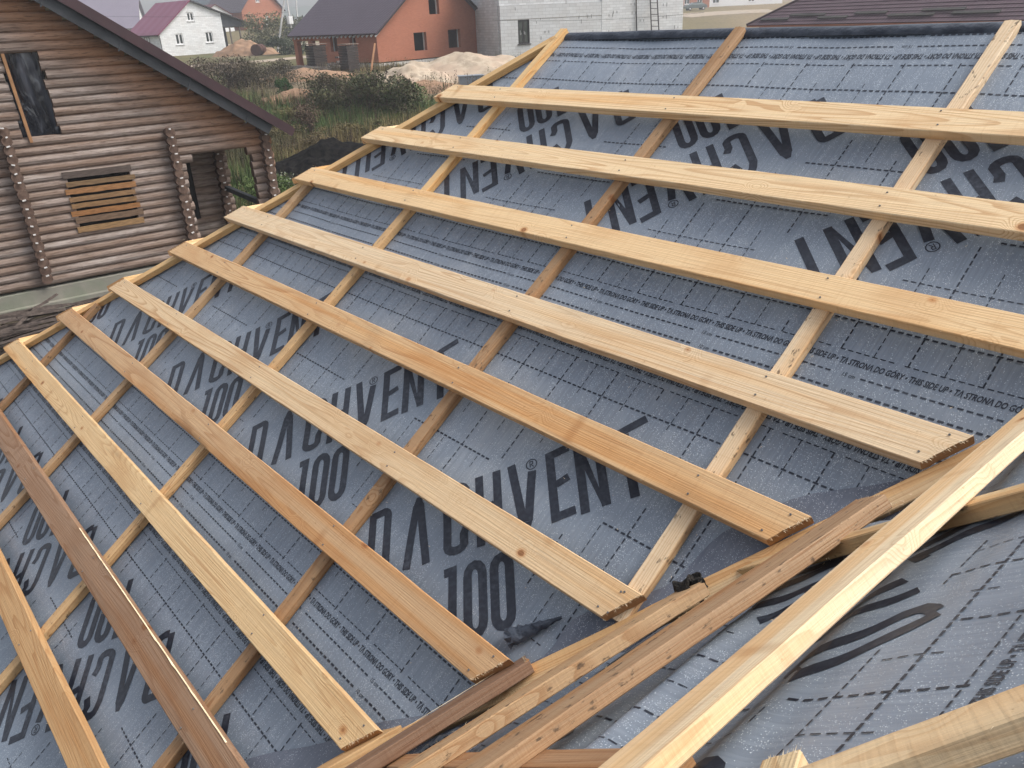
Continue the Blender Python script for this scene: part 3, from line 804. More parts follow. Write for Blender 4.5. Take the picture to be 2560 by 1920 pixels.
# ------------------------------------------------------------------ heaps
def heap(name, label, cat, C, rx, ry, h, rot, mat, seed, group=None, peaks=((0, 0, 1),), rough=.10):
    b_ = MB(); n_ = 44; c, s = math.cos(rot), math.sin(rot)
    for j in range(n_+1):
        for i in range(n_+1):
            x = (i/n_*2-1); y = (j/n_*2-1); z = -.08
            for (px, py, ph) in peaks:
                d = math.hypot((x-px)/(.35+.65*ph), (y-py)/(.35+.65*ph)); z = max(z, ph*max(0, 1-d)**.9*1.0)
            d = math.hypot(x, y); z *= sm(1.05, .75, d)
            z = z*h*(1+.25*nz(x*3, y*3, seed)) + rough*h*nz(x*8, y*8, seed+3)*sm(1, .8, d) - .06*sm(.8, 1, d)
            X = C.x + (x*rx*c - y*ry*s); Y = C.y + (x*rx*s + y*ry*c)
            b_.v.append((X-C.x, Y-C.y, G(X, Y)-C.z+z-.05))
    k = n_+1
    for j in range(n_):
        for i in range(n_): b_.f.append((j*k+i, j*k+i+1, (j+1)*k+i+1, (j+1)*k+i)); b_.mi.append(0)
    o = b_.build(name, mat, smooth=3); o.location = C; tag(o, label, cat, group); return o
M_SAND = noisy('sand', (.42, .345, .262), (.31, .250, .185), 2.2, .95, 8, .6, 6, c3=(.42, .32, .24))
M_CLAY = noisy('clay_soil', (.30, .185, .115), (.22, .14, .09), 1.5, .95, 8, .6, 6)
M_COAL = noisy('black_soil', (.004, .004, .005), (.016, .015, .014), 5, 1, 8, .9, 9, spec=.04)
va = math.atan2(DS.y, DS.x)
heap('sand_heap', 'large pale sand heap in front of the red brick gable', 'sand heap', gp(1130, 196), 5.6, 3.2, 1.75, va, M_SAND, 1, 'sand heaps', ((.15, .1, 1), (-.45, -.2, .7), (.6, .2, .75)))
heap('sand_heap', 'smaller pale sand heap left of the large one, before the white plinth', 'sand heap', gp(1030, 216), 2.9, 2.2, 1.35, va, M_SAND, 2, 'sand heaps', ((0, 0, 1), (.5, .1, .6)))
heap('sand_heap', 'low sand ridge at the left end of the sand heaps', 'sand heap', gp(958, 214), 1.7, 1.1, .65, va, M_SAND, 3, 'sand heaps')
heap('clay_heap', 'reddish clay spill at the foot of the sand heaps', 'clay heap', gp(1065, 228), 3.2, 1.3, .7, va, M_CLAY, 4)
heap('soil_bank', 'bare reddish earth bank between the shrubs and the log house roof', 'earth bank', gp(745, 252), 2.9, 1.1, .75, va, M_CLAY, 5)
heap('soil_heap', 'brown soil heap beside the rust red drum by the white house', 'soil heap', gp(615, 138), 4.6, 2.6, 1.9, va, M_CLAY, 6)
heap('soil_heap', 'low bare soil heap with planks before the brick porch', 'soil heap', gp(770, 196), 4.2, 2.2, .75, va, M_CLAY, 7)
heap('black_soil_heap', 'black soil heap with weeds just beyond the hip of our roof', 'soil heap', gp(845, 430), 3.6, 2.3, 1.35, va+.15, M_COAL, 8, None, ((0, 0, 1), (-.5, -.2, .6)), .16)

# ------------------------------------------------------------------ vegetation
def leaf_mat(name):
    g = N(name, .8, .2); at = g.n('ShaderNodeVertexColor', layer_name='tint').outputs[0]; g.color(at); return g.m
M_LEAF = leaf_mat('leaves'); M_BARK = noisy('bark', (.10, .075, .055), (.06, .045, .035), 8)
def crown(name, mats, parent, C, rx, ry, rz, n, c1, c2, size, seed, c3=None, flat=1.0):
    r = random.Random(seed); b_ = MB(); cols = []
    lob = [(Vector((r.uniform(-.7, .7), r.uniform(-.7, .7), r.uniform(-.1, .75))), r.uniform(.25, .55)) for _ in range(14)]
    for _ in range(n):
        lc, lr = r.choice(lob)
        d = Vector((r.gauss(0, 1), r.gauss(0, 1), r.gauss(0, 1))).normalized()*lr*(r.random()**.45)
        p = lc+d
        if p.z < -.25 or p.length > 1.25: p *= .8
        P = Vector((p.x*rx, p.y*ry, max(.02, (p.z+.25)*rz*.8)))
        u = Vector((r.uniform(-1, 1), r.uniform(-1, 1), r.uniform(-.6, 1))).normalized(); v = u.orthogonal().normalized()
        v = (v*math.cos(r.random()*6)+u.cross(v)*math.sin(r.random()*6)).normalized(); s = size*r.uniform(.6, 1.4)
        n0 = len(b_.v); b_.v += [tuple(P-u*s), tuple(P+v*s*.5), tuple(P+u*s), tuple(P-v*s*.5)]; b_.f.append((n0, n0+1, n0+2, n0+3)); b_.mi.append(0)
        t = min(1, max(0, .5+.9*nz(p.x*2.2, p.y*2.2, p.z*2.2+seed)+r.uniform(-.3, .3)))
        col = Vector(c1).lerp(Vector(c2), t)
        if c3 and r.random() < .22: col = Vector(c3)
        cols += [col]*4
    o = b_.build(name, mats, parent); col_attr(o, cols); return o
def bush(label, C, rx, ry, rz, n, c1, c2, size, seed, group=None, c3=None, kind='shrub', stems=7):
    e = empty(kind, C); tag(e, label, 'shrub' if kind == 'shrub' else kind, group)
    crown('foliage', M_LEAF, e, C, rx, ry, rz, n, c1, c2, size, seed, c3)
    r = random.Random(seed+1); b_ = MB()
    for k in range(stems):
        a = r.uniform(0, 6.3); t = Vector((math.cos(a)*rx*r.uniform(.2, .7), math.sin(a)*ry*r.uniform(.2, .7), rz*r.uniform(.5, .95)))
        p = Vector((t.x*.15, t.y*.15, -.1)); mid = p.lerp(t, .5)+Vector((0, 0, rz*.08))
        b_.tube(p, mid, .035, 5, .022); b_.tube(mid, t, .022, 5, .006)
    b_.build('stem', M_BARK, e); return e
BR1, BR2, GN1, GN2, OL = (.075, .058, .040), (.135, .100, .066), (.035, .058, .020), (.075, .105, .035), (.115, .11, .05)
SG = 'shrubs in the overgrown field'
bush('largest dark green shrub thicket in front of the sand heaps', gp(905, 285), 3.3, 2.2, 2.1, 9000, (.045, .055, .026), (.115, .110, .052), .075, 11, SG, (.075, .055, .04))
bush('brownish shrub at the left flank of the largest thicket', gp(835, 262), 2.0, 1.6, 2.0, 4500, BR1, (.085, .085, .04), .07, 12, SG)
bush('fresh green shrub at the right end of the largest thicket', gp(995, 268), 2.0, 1.4, 1.2, 3500, GN1, (.10, .13, .045), .07, 13, SG)
bush('dark leafless brown scrub against the log house roof edge', gp(570, 222), 3.6, 2.4, 2.0, 6500, (.060, .048, .038), (.125, .098, .070), .07, 14, SG)
bush('grey-brown scrub in the middle of the field, right of the darkest scrub', gp(655, 218), 2.8, 1.9, 1.9, 5200, (.070, .060, .044), (.135, .115, .075), .065, 15, SG)
bush('greenish scrub low behind the log house roof slope', gp(520, 255), 2.8, 1.8, 1.6, 4200, (.05, .06, .03), BR2, .065, 16, SG)
bush('small bright dark green rounded shrub in the field', gp(708, 232), .75, .6, .85, 1600, (.018, .050, .014), (.04, .085, .025), .06, 17, SG)
bush('rusty brown weed clump before the eaves of the log house', gp(772, 335), 1.1, .8, 1.5, 1500, (.07, .048, .034), (.12, .08, .055), .05, 18, SG)
bush('brown weed patch between the eaves and the black soil heap', gp(800, 372), 1.4, .8, .7, 1200, (.09, .065, .04), (.14, .11, .05), .05, 19, SG)
bush('pale olive willow shrub beside the lean-to of the white house', gp(668, 128), 4.2, 3.0, 4.6, 3800, (.10, .10, .055), (.17, .165, .09), .16, 20, None)
bush('dark shrub at the foot of the concrete power pole', gp(722, 136), 3.4, 2.0, 2.0, 2600, (.035, .045, .028), (.07, .08, .045), .13, 21, None)
bush('dark hedge clump behind the brick porch columns', gp(722, 92), 6.5, 3.5, 3.2, 2600, (.045, .05, .035), (.085, .09, .06), .2, 22, None)
bush('weeds growing at the foot of the black soil heap', gp(775, 480), 1.8, 1.0, .7, 2400, GN1, (.11, .14, .05), .04, 23, None, (.30, .32, .26))
bush('green weeds behind the log porch', gp(650, 505), 1.8, 1.2, .8, 2400, (.045, .075, .02), (.10, .14, .045), .045, 24, None)

for i_, (px_, py_, rx_, c1_, c2_, lab_) in enumerate((
        (545, 180, 2.6, BR1, BR2, 'brown twiggy scrub at the near edge of the dirt road'), (620, 190, 2.4, BR1, (.12, .11, .06), 'low olive scrub between the dirt road and the grey-brown scrub'),
        (735, 300, 1.5, (.08, .075, .03), (.16, .14, .06), 'yellowish weed clump below the bare earth bank'), (700, 340, 1.6, (.07, .055, .03), (.14, .12, .055), 'olive-brown weed clump close to the eaves tip'),
        (860, 340, 1.4, (.08, .065, .03), (.17, .14, .06), 'tawny weed clump right behind the black soil heap'), (790, 290, 1.5, (.06, .05, .03), (.12, .10, .05), 'brown weed clump under the left flank shrub'),
        (930, 330, 1.3, (.07, .08, .03), (.15, .14, .06), 'yellow-green clump right below the largest thicket'))):
    bush(lab_, gp(px_, py_), rx_, rx_*.7, rx_*.42, 1900, c1_, c2_, .055, 60+i_, SG)
def by_logs(P):
    a = (P.x+14.3067)*.08+(P.y+.2553)*.9968; y = -(P.x+14.3067)*.9968+(P.y+.2553)*.08
    return -9 < a < 6.9 and -9 < y < 9.5
def grass():
    r = random.Random(5); b_ = MB(); cols = []; tries = 0; cnt = 0
    while cnt < 24000 and tries < 90000:
        tries += 1
        q = 10 + 52*r.random()**.8; lat = r.uniform(-1, 1)
        P = Vector((CAM.x, CAM.y, 0)) + DF*(q+4) + DS*(lat*(4+q*.30) - q*.14)
        P.z = G(P.x, P.y); tc = land_tint(P.x, P.y)
        if tc.x > .17: continue
        if P.x > -3 or by_logs(P): continue
        hh = r.uniform(.22, .60)*(1.5 if nz(P.x*.3, P.y*.3, 4) > .1 else .85); cnt += 1
        c0 = tc*r.uniform(.85, 1.9)
        if r.random() < .16: c0 = Vector((.22, .18, .09))*r.uniform(.6, 1.2)
        if r.random() < .10: c0 = Vector((.07, .05, .035))
        for k in range(5):
            a = r.uniform(0, 6.3); o_ = Vector((r.uniform(-.14, .14), r.uniform(-.14, .14), 0)); w_ = r.uniform(.010, .028)
            s = Vector((math.cos(a), math.sin(a), 0))*w_; t = Vector((r.uniform(-.10, .10), r.uniform(-.10, .10), hh*r.uniform(.6, 1.2)))
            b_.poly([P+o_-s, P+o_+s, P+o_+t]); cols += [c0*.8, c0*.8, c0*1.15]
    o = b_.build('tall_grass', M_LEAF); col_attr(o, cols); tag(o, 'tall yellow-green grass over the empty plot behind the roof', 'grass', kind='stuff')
grass()
def weeds():
    r = random.Random(15); b_ = MB(); cols = []; cnt = 0; tries = 0
    while cnt < 1500 and tries < 40000:
        tries += 1; q = 12 + 46*r.random()**.8; lat = r.uniform(-1, 1)
        P = Vector((CAM.x, CAM.y, 0)) + DF*(q+4) + DS*(lat*(4+q*.30) - q*.14); P.z = G(P.x, P.y)
        if land_tint(P.x, P.y).x > .19 or nz(P.x*.22, P.y*.22, 11) < .02+r.uniform(-.12, .12): continue
        if P.x > -3 or by_logs(P): continue
        cnt += 1; hh = r.uniform(.45, 1.15); base = Vector(r.choice(((.085, .055, .038), (.12, .085, .05), (.07, .075, .03), (.15, .13, .06), (.055, .042, .032))))*r.uniform(.8, 1.3)
        for k in range(r.randint(2, 4)):
            t = Vector((r.uniform(-.18, .18), r.uniform(-.18, .18), hh*r.uniform(.7, 1.1))); s = Vector((r.uniform(-1, 1), r.uniform(-1, 1), 0)).normalized()*.009
            b_.poly([P-s, P+s, P+t]); cols += [base*.7]*3
            for m_ in range(9):
                c0 = P+t*r.uniform(.3, 1.0); u = Vector((r.uniform(-1, 1), r.uniform(-1, 1), r.uniform(-.4, 1))).normalized()*r.uniform(.03, .08); v = u.orthogonal().normalized()*r.uniform(.012, .03)
                b_.poly([c0-u*.2, c0+v, c0+u, c0-v]); cols += [base*r.uniform(.8, 1.4)]*4
    o = b_.build('dry_weeds', M_LEAF); col_attr(o, cols); tag(o, 'brown and olive dry weeds scattered over the plot', 'weeds', kind='stuff')
weeds()

# ------------------------------------------------------------------ log house
LX = Vector((.08, .9968, 0)).normalized(); LY = Vector((-LX.y, LX.x, 0)); LO = Vector((-14.3067, -.2553, 0))
LM = Matrix(((LX.x, LY.x, 0, LO.x), (LX.y, LY.y, 0, LO.y), (0, 0, 1, 0), (0, 0, 0, 1)))
lh = empty('log_house', mat=LM); tag(lh, 'brown log house with a dark metal roof left of our roof', 'log house')
def log_material():
    g = N('weathered_logs', .92, .12); p = g.obj(); sx = g.n('ShaderNodeSeparateXYZ', {0: p})
    row = g.math('FLOOR', g.math('DIVIDE', g.math('ADD', sx.outputs[2], 4.752), .185))
    wn = g.n('ShaderNodeTexWhiteNoise', {'W': row}, noise_dimensions='1D').outputs[0]
    off = g.n('ShaderNodeCombineXYZ', {0: g.math('MULTIPLY', wn, 40.0), 1: row, 2: 0.0}).outputs[0]
    q = g.n('ShaderNodeVectorMath', {0: p, 1: off}, operation='ADD').outputs[0]
    n1 = g.noise(g.vmul(q, (.9, 3, 7)), 1, 5, .6); n2 = g.noise(g.vmul(q, (3.5, 12, 40)), 1, 4, .65); n3 = g.noise(g.vmul(q, (9, 9, 9)), 1, 3)
    c = g.mix(g.step(n1, .35, .68), rgb(.195, .148, .122), rgb(.350, .298, .268))
    c = g.mix(g.step(wn, .2, .9, 0, .45), c, rgb(.20, .125, .085))
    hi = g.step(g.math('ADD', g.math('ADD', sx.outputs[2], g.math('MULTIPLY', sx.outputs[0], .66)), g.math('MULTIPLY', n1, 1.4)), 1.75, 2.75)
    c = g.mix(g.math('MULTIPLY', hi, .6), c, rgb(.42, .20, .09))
    c = g.mix(g.step(n2, .48, .70, 0, .7), c, rgb(.085, .055, .042))
    c = g.mix(g.step(n3, .70, .78, 0, .5), c, rgb(.05, .035, .028))
    g.color(c); g.bump(g.math('ADD', n2, n3), .5, .02); return g.m
M_LOG = log_material()
M_LOGEND = noisy('log_ends', (.085, .052, .038), (.145, .095, .072), 9, .8, bump=.3)
PITCH = .185
M_SEAL = noisy('white_sealant', (.7, .68, .66), (.5, .48, .46), 20)
RIDGE_A, RSL = -.40, .705
def rake(a): return 3.23 - RSL*abs(a-RIDGE_A)
b_ = MB(); rr = random.Random(21)
def log(a0, a1, z, y=0, r=.112):
    if a1-a0 < .05: return
    n_ = 12; m_ = max(1, int((a1-a0)/.5)); k0 = len(b_.v)
    for i in range(m_+1):
        a = a0+(a1-a0)*i/m_; rad_ = r*(1+.035*nz(a*.8, z*9)); dz = .006*nz(a*.5, z*5, 2)
        for j in range(n_):
            t = 2*math.pi*j/n_; b_.v.append((a, y+math.cos(t)*rad_*1.08, z+dz+math.sin(t)*rad_*.97))
    for i in range(m_):
        for j in range(n_):
            q = (j+1) % n_; b_.f.append((k0+i*n_+j, k0+i*n_+q, k0+(i+1)*n_+q, k0+(i+1)*n_+j)); b_.mi.append(0)
    b_.f.append(tuple(k0+j for j in reversed(range(n_)))); b_.mi.append(1)
    b_.f.append(tuple(k0+m_*n_+j for j in range(n_))); b_.mi.append(1)
k = 0; z = -4.66
while z < 2.7:
    aend = RIDGE_A + (3.23-.42-z)/RSL; abeg = RIDGE_A - (3.23-.42-z)/RSL
    lo = max(-7.2, abeg); hi = min(6.60, aend)
    if z < -2.36:
        stub = 4.62 if z > -2.45 else 4.55 if z > -2.6 else 4.42+rr.uniform(-.03, .03)
        segs = [(-7.2, stub)]; rs = 5.95 if z > -2.6 else 6.04+rr.uniform(-.03, .03)
        segs.append((rs, 6.60+rr.uniform(-.03, .02)))
    else: segs = [(lo, hi)]
    for (w0, w1, z0, z1) in ((1.29+.02*math.sin(k), 1.98+.03*math.sin(k*2), -1.66, .04), (1.87, 3.16, -3.72, -2.5)):
        if z0 < z < z1:
            s2 = []
            for (a0, a1) in segs:
                if a0 < w0 and a1 > w1: s2 += [(a0, w0+rr.uniform(-.03, .03)), (w1+rr.uniform(-.03, .03), a1)]
                else: s2.append((a0, a1))
            segs = s2
    for s_ in segs: log(s_[0], s_[1], z)
    z += PITCH; k += 1
# inner porch wall and its corner stub wall
z = -4.66
while z < -2.3:
    log(4.6, 5.98+rr.uniform(-.04, .04), z, 1.8); z += PITCH
b_.build('log_wall', [M_LOG, M_LOGEND], lh)
for (x, z0, z1, y0, y1, dab) in ((.94, -4.75, -1.25, -.30, .25, 1), (4.20, -4.75, -1.70, -.30, 2.0, 1), (6.40, -4.75, -1.80, -.30, .28, 1), (5.72, -4.75, -2.3, 1.5, 2.1, 1), (-7.0, -4.75, -1.8, -.3, 8.6, 0)):
    z = -4.66+PITCH/2-PITCH; b_ = MB(); dabs = []
    while z < z1:
        if z > z0:
            b_.tube((x+rr.uniform(-.01, .01), y0+rr.uniform(-.02, .02), z), (x, y1, z), .112*rr.uniform(.92, 1.05), 12)
            if dab and rr.random() < .92: dabs.append((x+rr.uniform(-.02, .02), z+.085))
        z += PITCH
    c_ = b_.build('log_ends', M_LOGEND, lh)
    for (dx, dz) in dabs:
        q_ = MB(); q_.box((dx, y0-.035, dz), (.055*rr.uniform(.7, 1.3), .03, .026), Matrix.Rotation(rr.uniform(-.3, .3), 3, 'Y')); q_.build('sealant_dab', M_SEAL, c_)
# back and side walls of the house
b_ = MB(); b_.box((-1.4, 8.4, -3.0), (11.2, .2, 3.6)); b_.box((-1.4, 4.3, -2.2), (11.0, 7.6, .12)); b_.box((4.2, 5.2, -3.45), (.2, 6.3, 2.4)); b_.box((-7.1, 4.3, -3.2), (.2, 8.1, 3.2))
b_.build('inner_walls', noisy('dark_inside', (.035, .026, .022), (.05, .036, .03), 3), lh)
M_FND = noisy('old_concrete', (.25, .238, .20), (.20, .19, .16), 1.6, .9, 7, .4, c3=(.19, .20, .155), s3=1.1)
b_ = MB(); b_.box((-1.3, .02, -5.09), (11.4, .38, .56)); b_.box((5.45, 1.1, -5.04), (2.3, 2.2, .5)); b_.box((-1.3, -.24, -5.25), (11.2, .16, .3))
b_.build('foundation', M_FND, lh)
# roof
M_ROOFB = noisy('burgundy_sheet', (.050, .024, .028), (.040, .020, .024), 2, .4, spec=.5)
M_GREYB = noisy('dark_grey_board', (.052, .056, .062), (.035, .038, .043), 2.2, .7)
for side in (1, -1):
    b_ = MB(); e = 7.02 if side > 0 else -7.82
    A_ = Vector((RIDGE_A, 0, 3.23)); E_ = Vector((e, 0, rake(e)))
    up_ = Vector((0, -1, 0)).cross((E_-A_).normalized())*side; up_.normalize()
    if up_.z < 0: up_ = -up_
    for (y0, y1, o0, o1) in ((-.56, 9.0, .0, .035),):
        p = [A_+up_*o0, E_+up_*o0, E_+up_*o1, A_+up_*o1]
        f = [Vector((q.x, y0, q.z)) for q in p]; bk = [Vector((q.x, y1, q.z)) for q in p]
        b_.poly(f); b_.poly(list(reversed(bk)))
        for i in range(4): j = (i+1) % 4; b_.poly([f[j], f[i], bk[i], bk[j]])
    n_ = 60
    for i in range(n_):                               # ribs of the sheet
        y = -.5+9.4*i/n_; b_.bar(Vector((A_.x, y, A_.z))+up_*.045, Vector((E_.x, y, E_.z))+up_*.045, .05, .02, up=up_)
    b_.build('roof_sheet', M_ROOFB, lh)
    b_ = MB(); b_.bar(Vector((A_.x, -.575, A_.z-.085)), Vector((E_.x, -.575, E_.z-.085)), .03, .19, up=Vector((0, -1, 0)).cross(E_-A_)); b_.build('verge_trim', M_ROOFB, lh)
    b_ = MB()
    E2 = A_.lerp(E_, .93)
    b_.bar(Vector((A_.x, -.50, A_.z-.30)), Vector((E2.x, -.50, E2.z-.30)), .03, .30, up=Vector((0, -1, 0)).cross(E_-A_))
    for t0 in (.18, .36, .53, .70, .86):
        p = A_.lerp(E_, t0); b_.box((p.x, -.525, p.z-.32), (.03, .02, .36), Matrix.Rotation(.5, 3, 'Y'))
    p = [A_-up_*.03, E_-up_*.03, E_-up_*.06, A_-up_*.06]
    f = [Vector((q.x, -.49, q.z)) for q in p]; bk = [Vector((q.x, 0.0, q.z)) for q in p]
    b_.poly([f[2], f[3], bk[3], bk[2]]); b_.build('barge_board', M_GREYB, lh)
    b_ = MB()
    for y in (-.1, 1.2, 2.5):
        q0 = A_.lerp(E_, .80)-up_*.12; q1 = A_.lerp(E_, .965)-up_*.12
        b_.bar(Vector((q0.x, y, q0.z)), Vector((q1.x, y, q1.z)), .06, .15, up=up_)
    b_.build('rafter', noisy('rafter_wood', (.22, .12, .06), (.15, .08, .045), 5), lh)
# upstairs opening with film
M_FILM = N('plastic_film', .12, .6); M_FILM.color(M_FILM.mix(M_FILM.step(M_FILM.noise(M_FILM.vmul(M_FILM.obj(), (3.2, 2, .9)), 1, 3, .55, .8), .50, .80), rgb(.012, .014, .02), rgb(.09, .10, .125))); M_FILM.bump(M_FILM.noise(M_FILM.vmul(M_FILM.obj(), (3.5, 2, 1.0)), 1, 3, .5, 1.0), .5, .2); M_FILM = M_FILM.m
M_VOID = noisy('dark_void', (.006, .006, .006), (.012, .010, .009), 3, .9)  # near-black colour that paints in the darkness of openings
wn_ = MB(); wn_.box((1.64, .06, -.81), (.74, .03, 1.72)); f_ = wn_.build('window', M_FILM, lh)
q_ = MB(); q_.bar((1.33, -.09, .05), (1.40, -.09, -1.70), .06, .12, up=(0, 1, 0)); fr_ = q_.build('frame', noisy('orange_plank', (.36, .19, .09), (.28, .15, .075), 5), f_)
# boarded opening
v_ = MB(); v_.box((2.52, .12, -3.1), (1.40, .04, 1.3)); bw = v_.build('boarded_window', M_VOID, lh)
sl_c = [((.13, .10, .085), -2.46, .14), ((.27, .17, .09), -2.66, .10), ((.40, .20, .085), -2.82, .115), ((.34, .20, .10), -2.99, .10), ((.33, .19, .09), -3.14, .10), ((.38, .18, .07), -3.30, .11), ((.22, .14, .09), -3.46, .13), ((.38, .23, .11), -3.66, .125)]
for i, (c_, z_, h_) in enumerate(sl_c):
    q_ = MB(); x0 = 1.80+.03*math.sin(i*2.2); x1 = 3.22+.04*math.sin(i*1.3)
    n_ = 14; tl = -.02+.012*math.sin(i*3)
    for j in range(n_+1):
        t = j/n_; x = x0+(x1-x0)*t; zz = z_+tl*(t-.5); e1 = h_/2+.008*nz(x*3, i*5); e0 = -h_/2+.016*nz(x*4, i*7)
        q_.v += [(x, -.135, zz+e0), (x, -.135, zz+e1), (x, -.105, zz+e1), (x, -.105, zz+e0)]
    for j in range(n_):
        for a in range(4): b2 = (a+1) % 4; q_.f.append((j*4+a, (j+1)*4+a, (j+1)*4+b2, j*4+b2)); q_.mi.append(0)
    q_.f.append((0, 1, 2, 3)); q_.mi.append(0); q_.f.append((n_*4+3, n_*4+2, n_*4+1, n_*4)); q_.mi.append(0)
    mm = noisy('slat_wood', tuple(k_*.5 for k_ in c_), tuple(k_*.78 for k_ in c_), 6, .8, stretch=(1, 1, 8))
    q_.build('board', mm, bw)
q_ = MB(); q_.box((4.72, 1.55, -3.45), (.5, .04, 1.5)); q_.build('doorway', M_VOID, lh)  # black panel standing in for the dark of the open doorway
b_ = MB(); b_.bar((5.74, 1.75, -3.50), (6.10, 0.0, -3.74), .12, .12)
b_.build('porch_rail', M_GREYB, lh)
for i, (x, y, rz) in enumerate(((5.35, .75, .5), (5.45, .9, .75), (5.7, .55, .3))):
    q_ = MB(); q_.box((0, 0, 0), (1.1, .22, .05), Matrix.Rotation(rz, 3, 'Z')); o = q_.build('plank', noisy('dark_plank', (.05, .045, .04), (.08, .07, .06), 4), None)
    o.matrix_world = LM @ Matrix.Translation((x, y, -4.74+.06*i)); tag(o, 'dark plank left on the floor of the log porch', 'plank', 'planks on the log porch floor')
# slab wood heap along the foundation
M_SLAB = noisy('rotting_slabs', (.040, .030, .026), (.085, .066, .056), 4, .85, 6, c3=(.055, .042, .036), stretch=(3, 3, 3))
M_SLAB2 = noisy('grey_slabs', (.15, .13, .115), (.10, .085, .075), 5, .85, 6)
rr = random.Random(77)
for i in range(150):
    x = rr.uniform(-3.4, 4.3); y = rr.uniform(-3.4, -.55); zt = -5.22 + .42*sm(.3, 1.6, -y)*sm(4.2, 2.4, x)*rr.random()
    L_ = rr.uniform(.6, 2.4); a = rr.gauss(0, .16) + (rr.choice((0, .9)) if rr.random() < .12 else 0)
    q_ = MB(); w_ = rr.uniform(.05, .16); n_ = 6; tk = rr.uniform(.015, .05)
    for j in range(n_+1):
        t = j/n_; xx = (t-.5)*L_; bz = .05*math.sin(t*3.1)*rr.uniform(.6, 1.2); ww = w_/2*(1+.25*nz(j*.9, i))
        q_.v += [(xx, -ww, bz), (xx, -ww*.3, bz+tk), (xx, ww*.5, bz+tk*.9), (xx, ww, bz)]
    for j in range(n_):
        for k in range(4): k2 = (k+1) % 4; q_.f.append((j*4+k, (j+1)*4+k, (j+1)*4+k2, j*4+k2)); q_.mi.append(0)
    q_.f.append((0, 1, 2, 3)); q_.mi.append(0); q_.f.append((n_*4+3, n_*4+2, n_*4+1, n_*4)); q_.mi.append(0)
    light = rr.random() < .14
    o = q_.build('slab_offcut', M_SLAB2 if light else M_SLAB, None, smooth=.8)
    o.matrix_world = LM @ Matrix.Translation((x, y, zt)) @ Matrix.Rotation(a, 4, 'Z') @ Matrix.Rotation(rr.uniform(-.5, .5), 4, 'X') @ Matrix.Rotation(rr.uniform(-.06, .06), 4, 'Y')
    tag(o, 'pale grey bark slab among the dark ones heaped by the log house foundation' if light else 'dark bark slab heaped along the log house foundation', 'slab wood', 'pale slabs in the heap' if light else 'dark slabs in the heap')

# ------------------------------------------------------------------ houses in the distance
def hframe(P0, d):
    X = Vector((d[0], d[1], 0)).normalized(); Y = Vector((-X.y, X.x, 0))
    return Matrix(((X.x, Y.x, 0, P0.x), (X.y, Y.y, 0, P0.y), (0, 0, 1, P0.z), (0, 0, 0, 1)))
def wall_cells(mb, x0, x1, ztop, openings, th, org=(0, 0), axis='x', breaks=(), z0=0, mi=0):
    """wall with real openings, standing on z0; runs along local x (front face at y = org) or along y"""
    xs = sorted(set([x0, x1] + [o[0] for o in openings] + [o[1] for o in openings] + list(breaks)))
    def P(a, b, z): return (org[0]+a, org[1]+b, z) if axis == 'x' else (org[0]+b, org[1]+a, z)
    for a0, a1 in zip(xs[:-1], xs[1:]):
        mid = (a0+a1)/2; zs = [(z0, None)]; cuts = sorted([(o[2], o[3]) for o in openings if o[0] < mid < o[1]])
        cur = z0; spans = []
        for c0, c1 in cuts:
            if c0 > cur: spans.append((cur, c0))
            cur = c1
        spans.append((cur, None))
        for s0, s1 in spans:
            t0 = s1 if s1 is not None else ztop(a0); t1 = s1 if s1 is not None else ztop(a1)
            p = [P(a0, 0, s0), P(a1, 0, s0), P(a1, 0, t1), P(a0, 0, t0)]; q = [P(a0, th, s0), P(a1, th, s0), P(a1, th, t1), P(a0, th, t0)]
            mb.poly(p, mi); mb.poly(list(reversed(q)), mi)
            for i in range(4): j = (i+1) % 4; mb.poly([p[j], p[i], q[i], q[j]], mi)
def window(parent, x0, x1, z0, z1, y=.12, axis='x', org=(0, 0), frame_m=None, glass_m=None, sill=True, mull=True, fw=.07):
    mb = MB()
    def B(m_, a0, a1, za, zb, b0, b1):
        c = ((a0+a1)/2, (b0+b1)/2, (za+zb)/2); s = (a1-a0, abs(b1-b0), zb-za)
        if axis == 'y': c = (c[1], c[0], c[2]); s = (s[1], s[0], s[2])
        m_.box((c[0]+org[0], c[1]+org[1], c[2]), s)
    B(mb, x0, x1, z0, z1, y, y+.02); w_ = mb.build('window', glass_m, parent)
    fr = MB()
    for a0, a1, za, zb in ((x0, x0+fw, z0, z1), (x1-fw, x1, z0, z1), (x0+fw, x1-fw, z0, z0+fw), (x0+fw, x1-fw, z1-fw, z1)): B(fr, a0, a1, za, zb, y-.05, y-.001)
    if mull: m_ = (x0+x1)/2; B(fr, m_-fw*.6, m_+fw*.6, z0+fw, z1-fw, y-.05, y-.001)
    fr.build('frame', frame_m, w_)
    if sill: s2 = MB(); B(s2, x0-.08, x1+.08, z0-.07, z0-.002, -.10, y-.06); s2.build('sill', frame_m, w_)
def slab_roof(mb, A, B, C, D, th=.12, mi=0):
    A, B, C, D = map(Vector, (A, B, C, D)); n = (B-A).cross(C-A).normalized()
    if n.z < 0: n = -n
    lo = [A, B, C, D]; hi = [p+n*th for p in lo]
    mb.poly(hi, mi); mb.poly(list(reversed(lo)), mi)
    for i in range(4): j = (i+1) % 4; mb.poly([lo[i], lo[j], hi[j], hi[i]], mi)
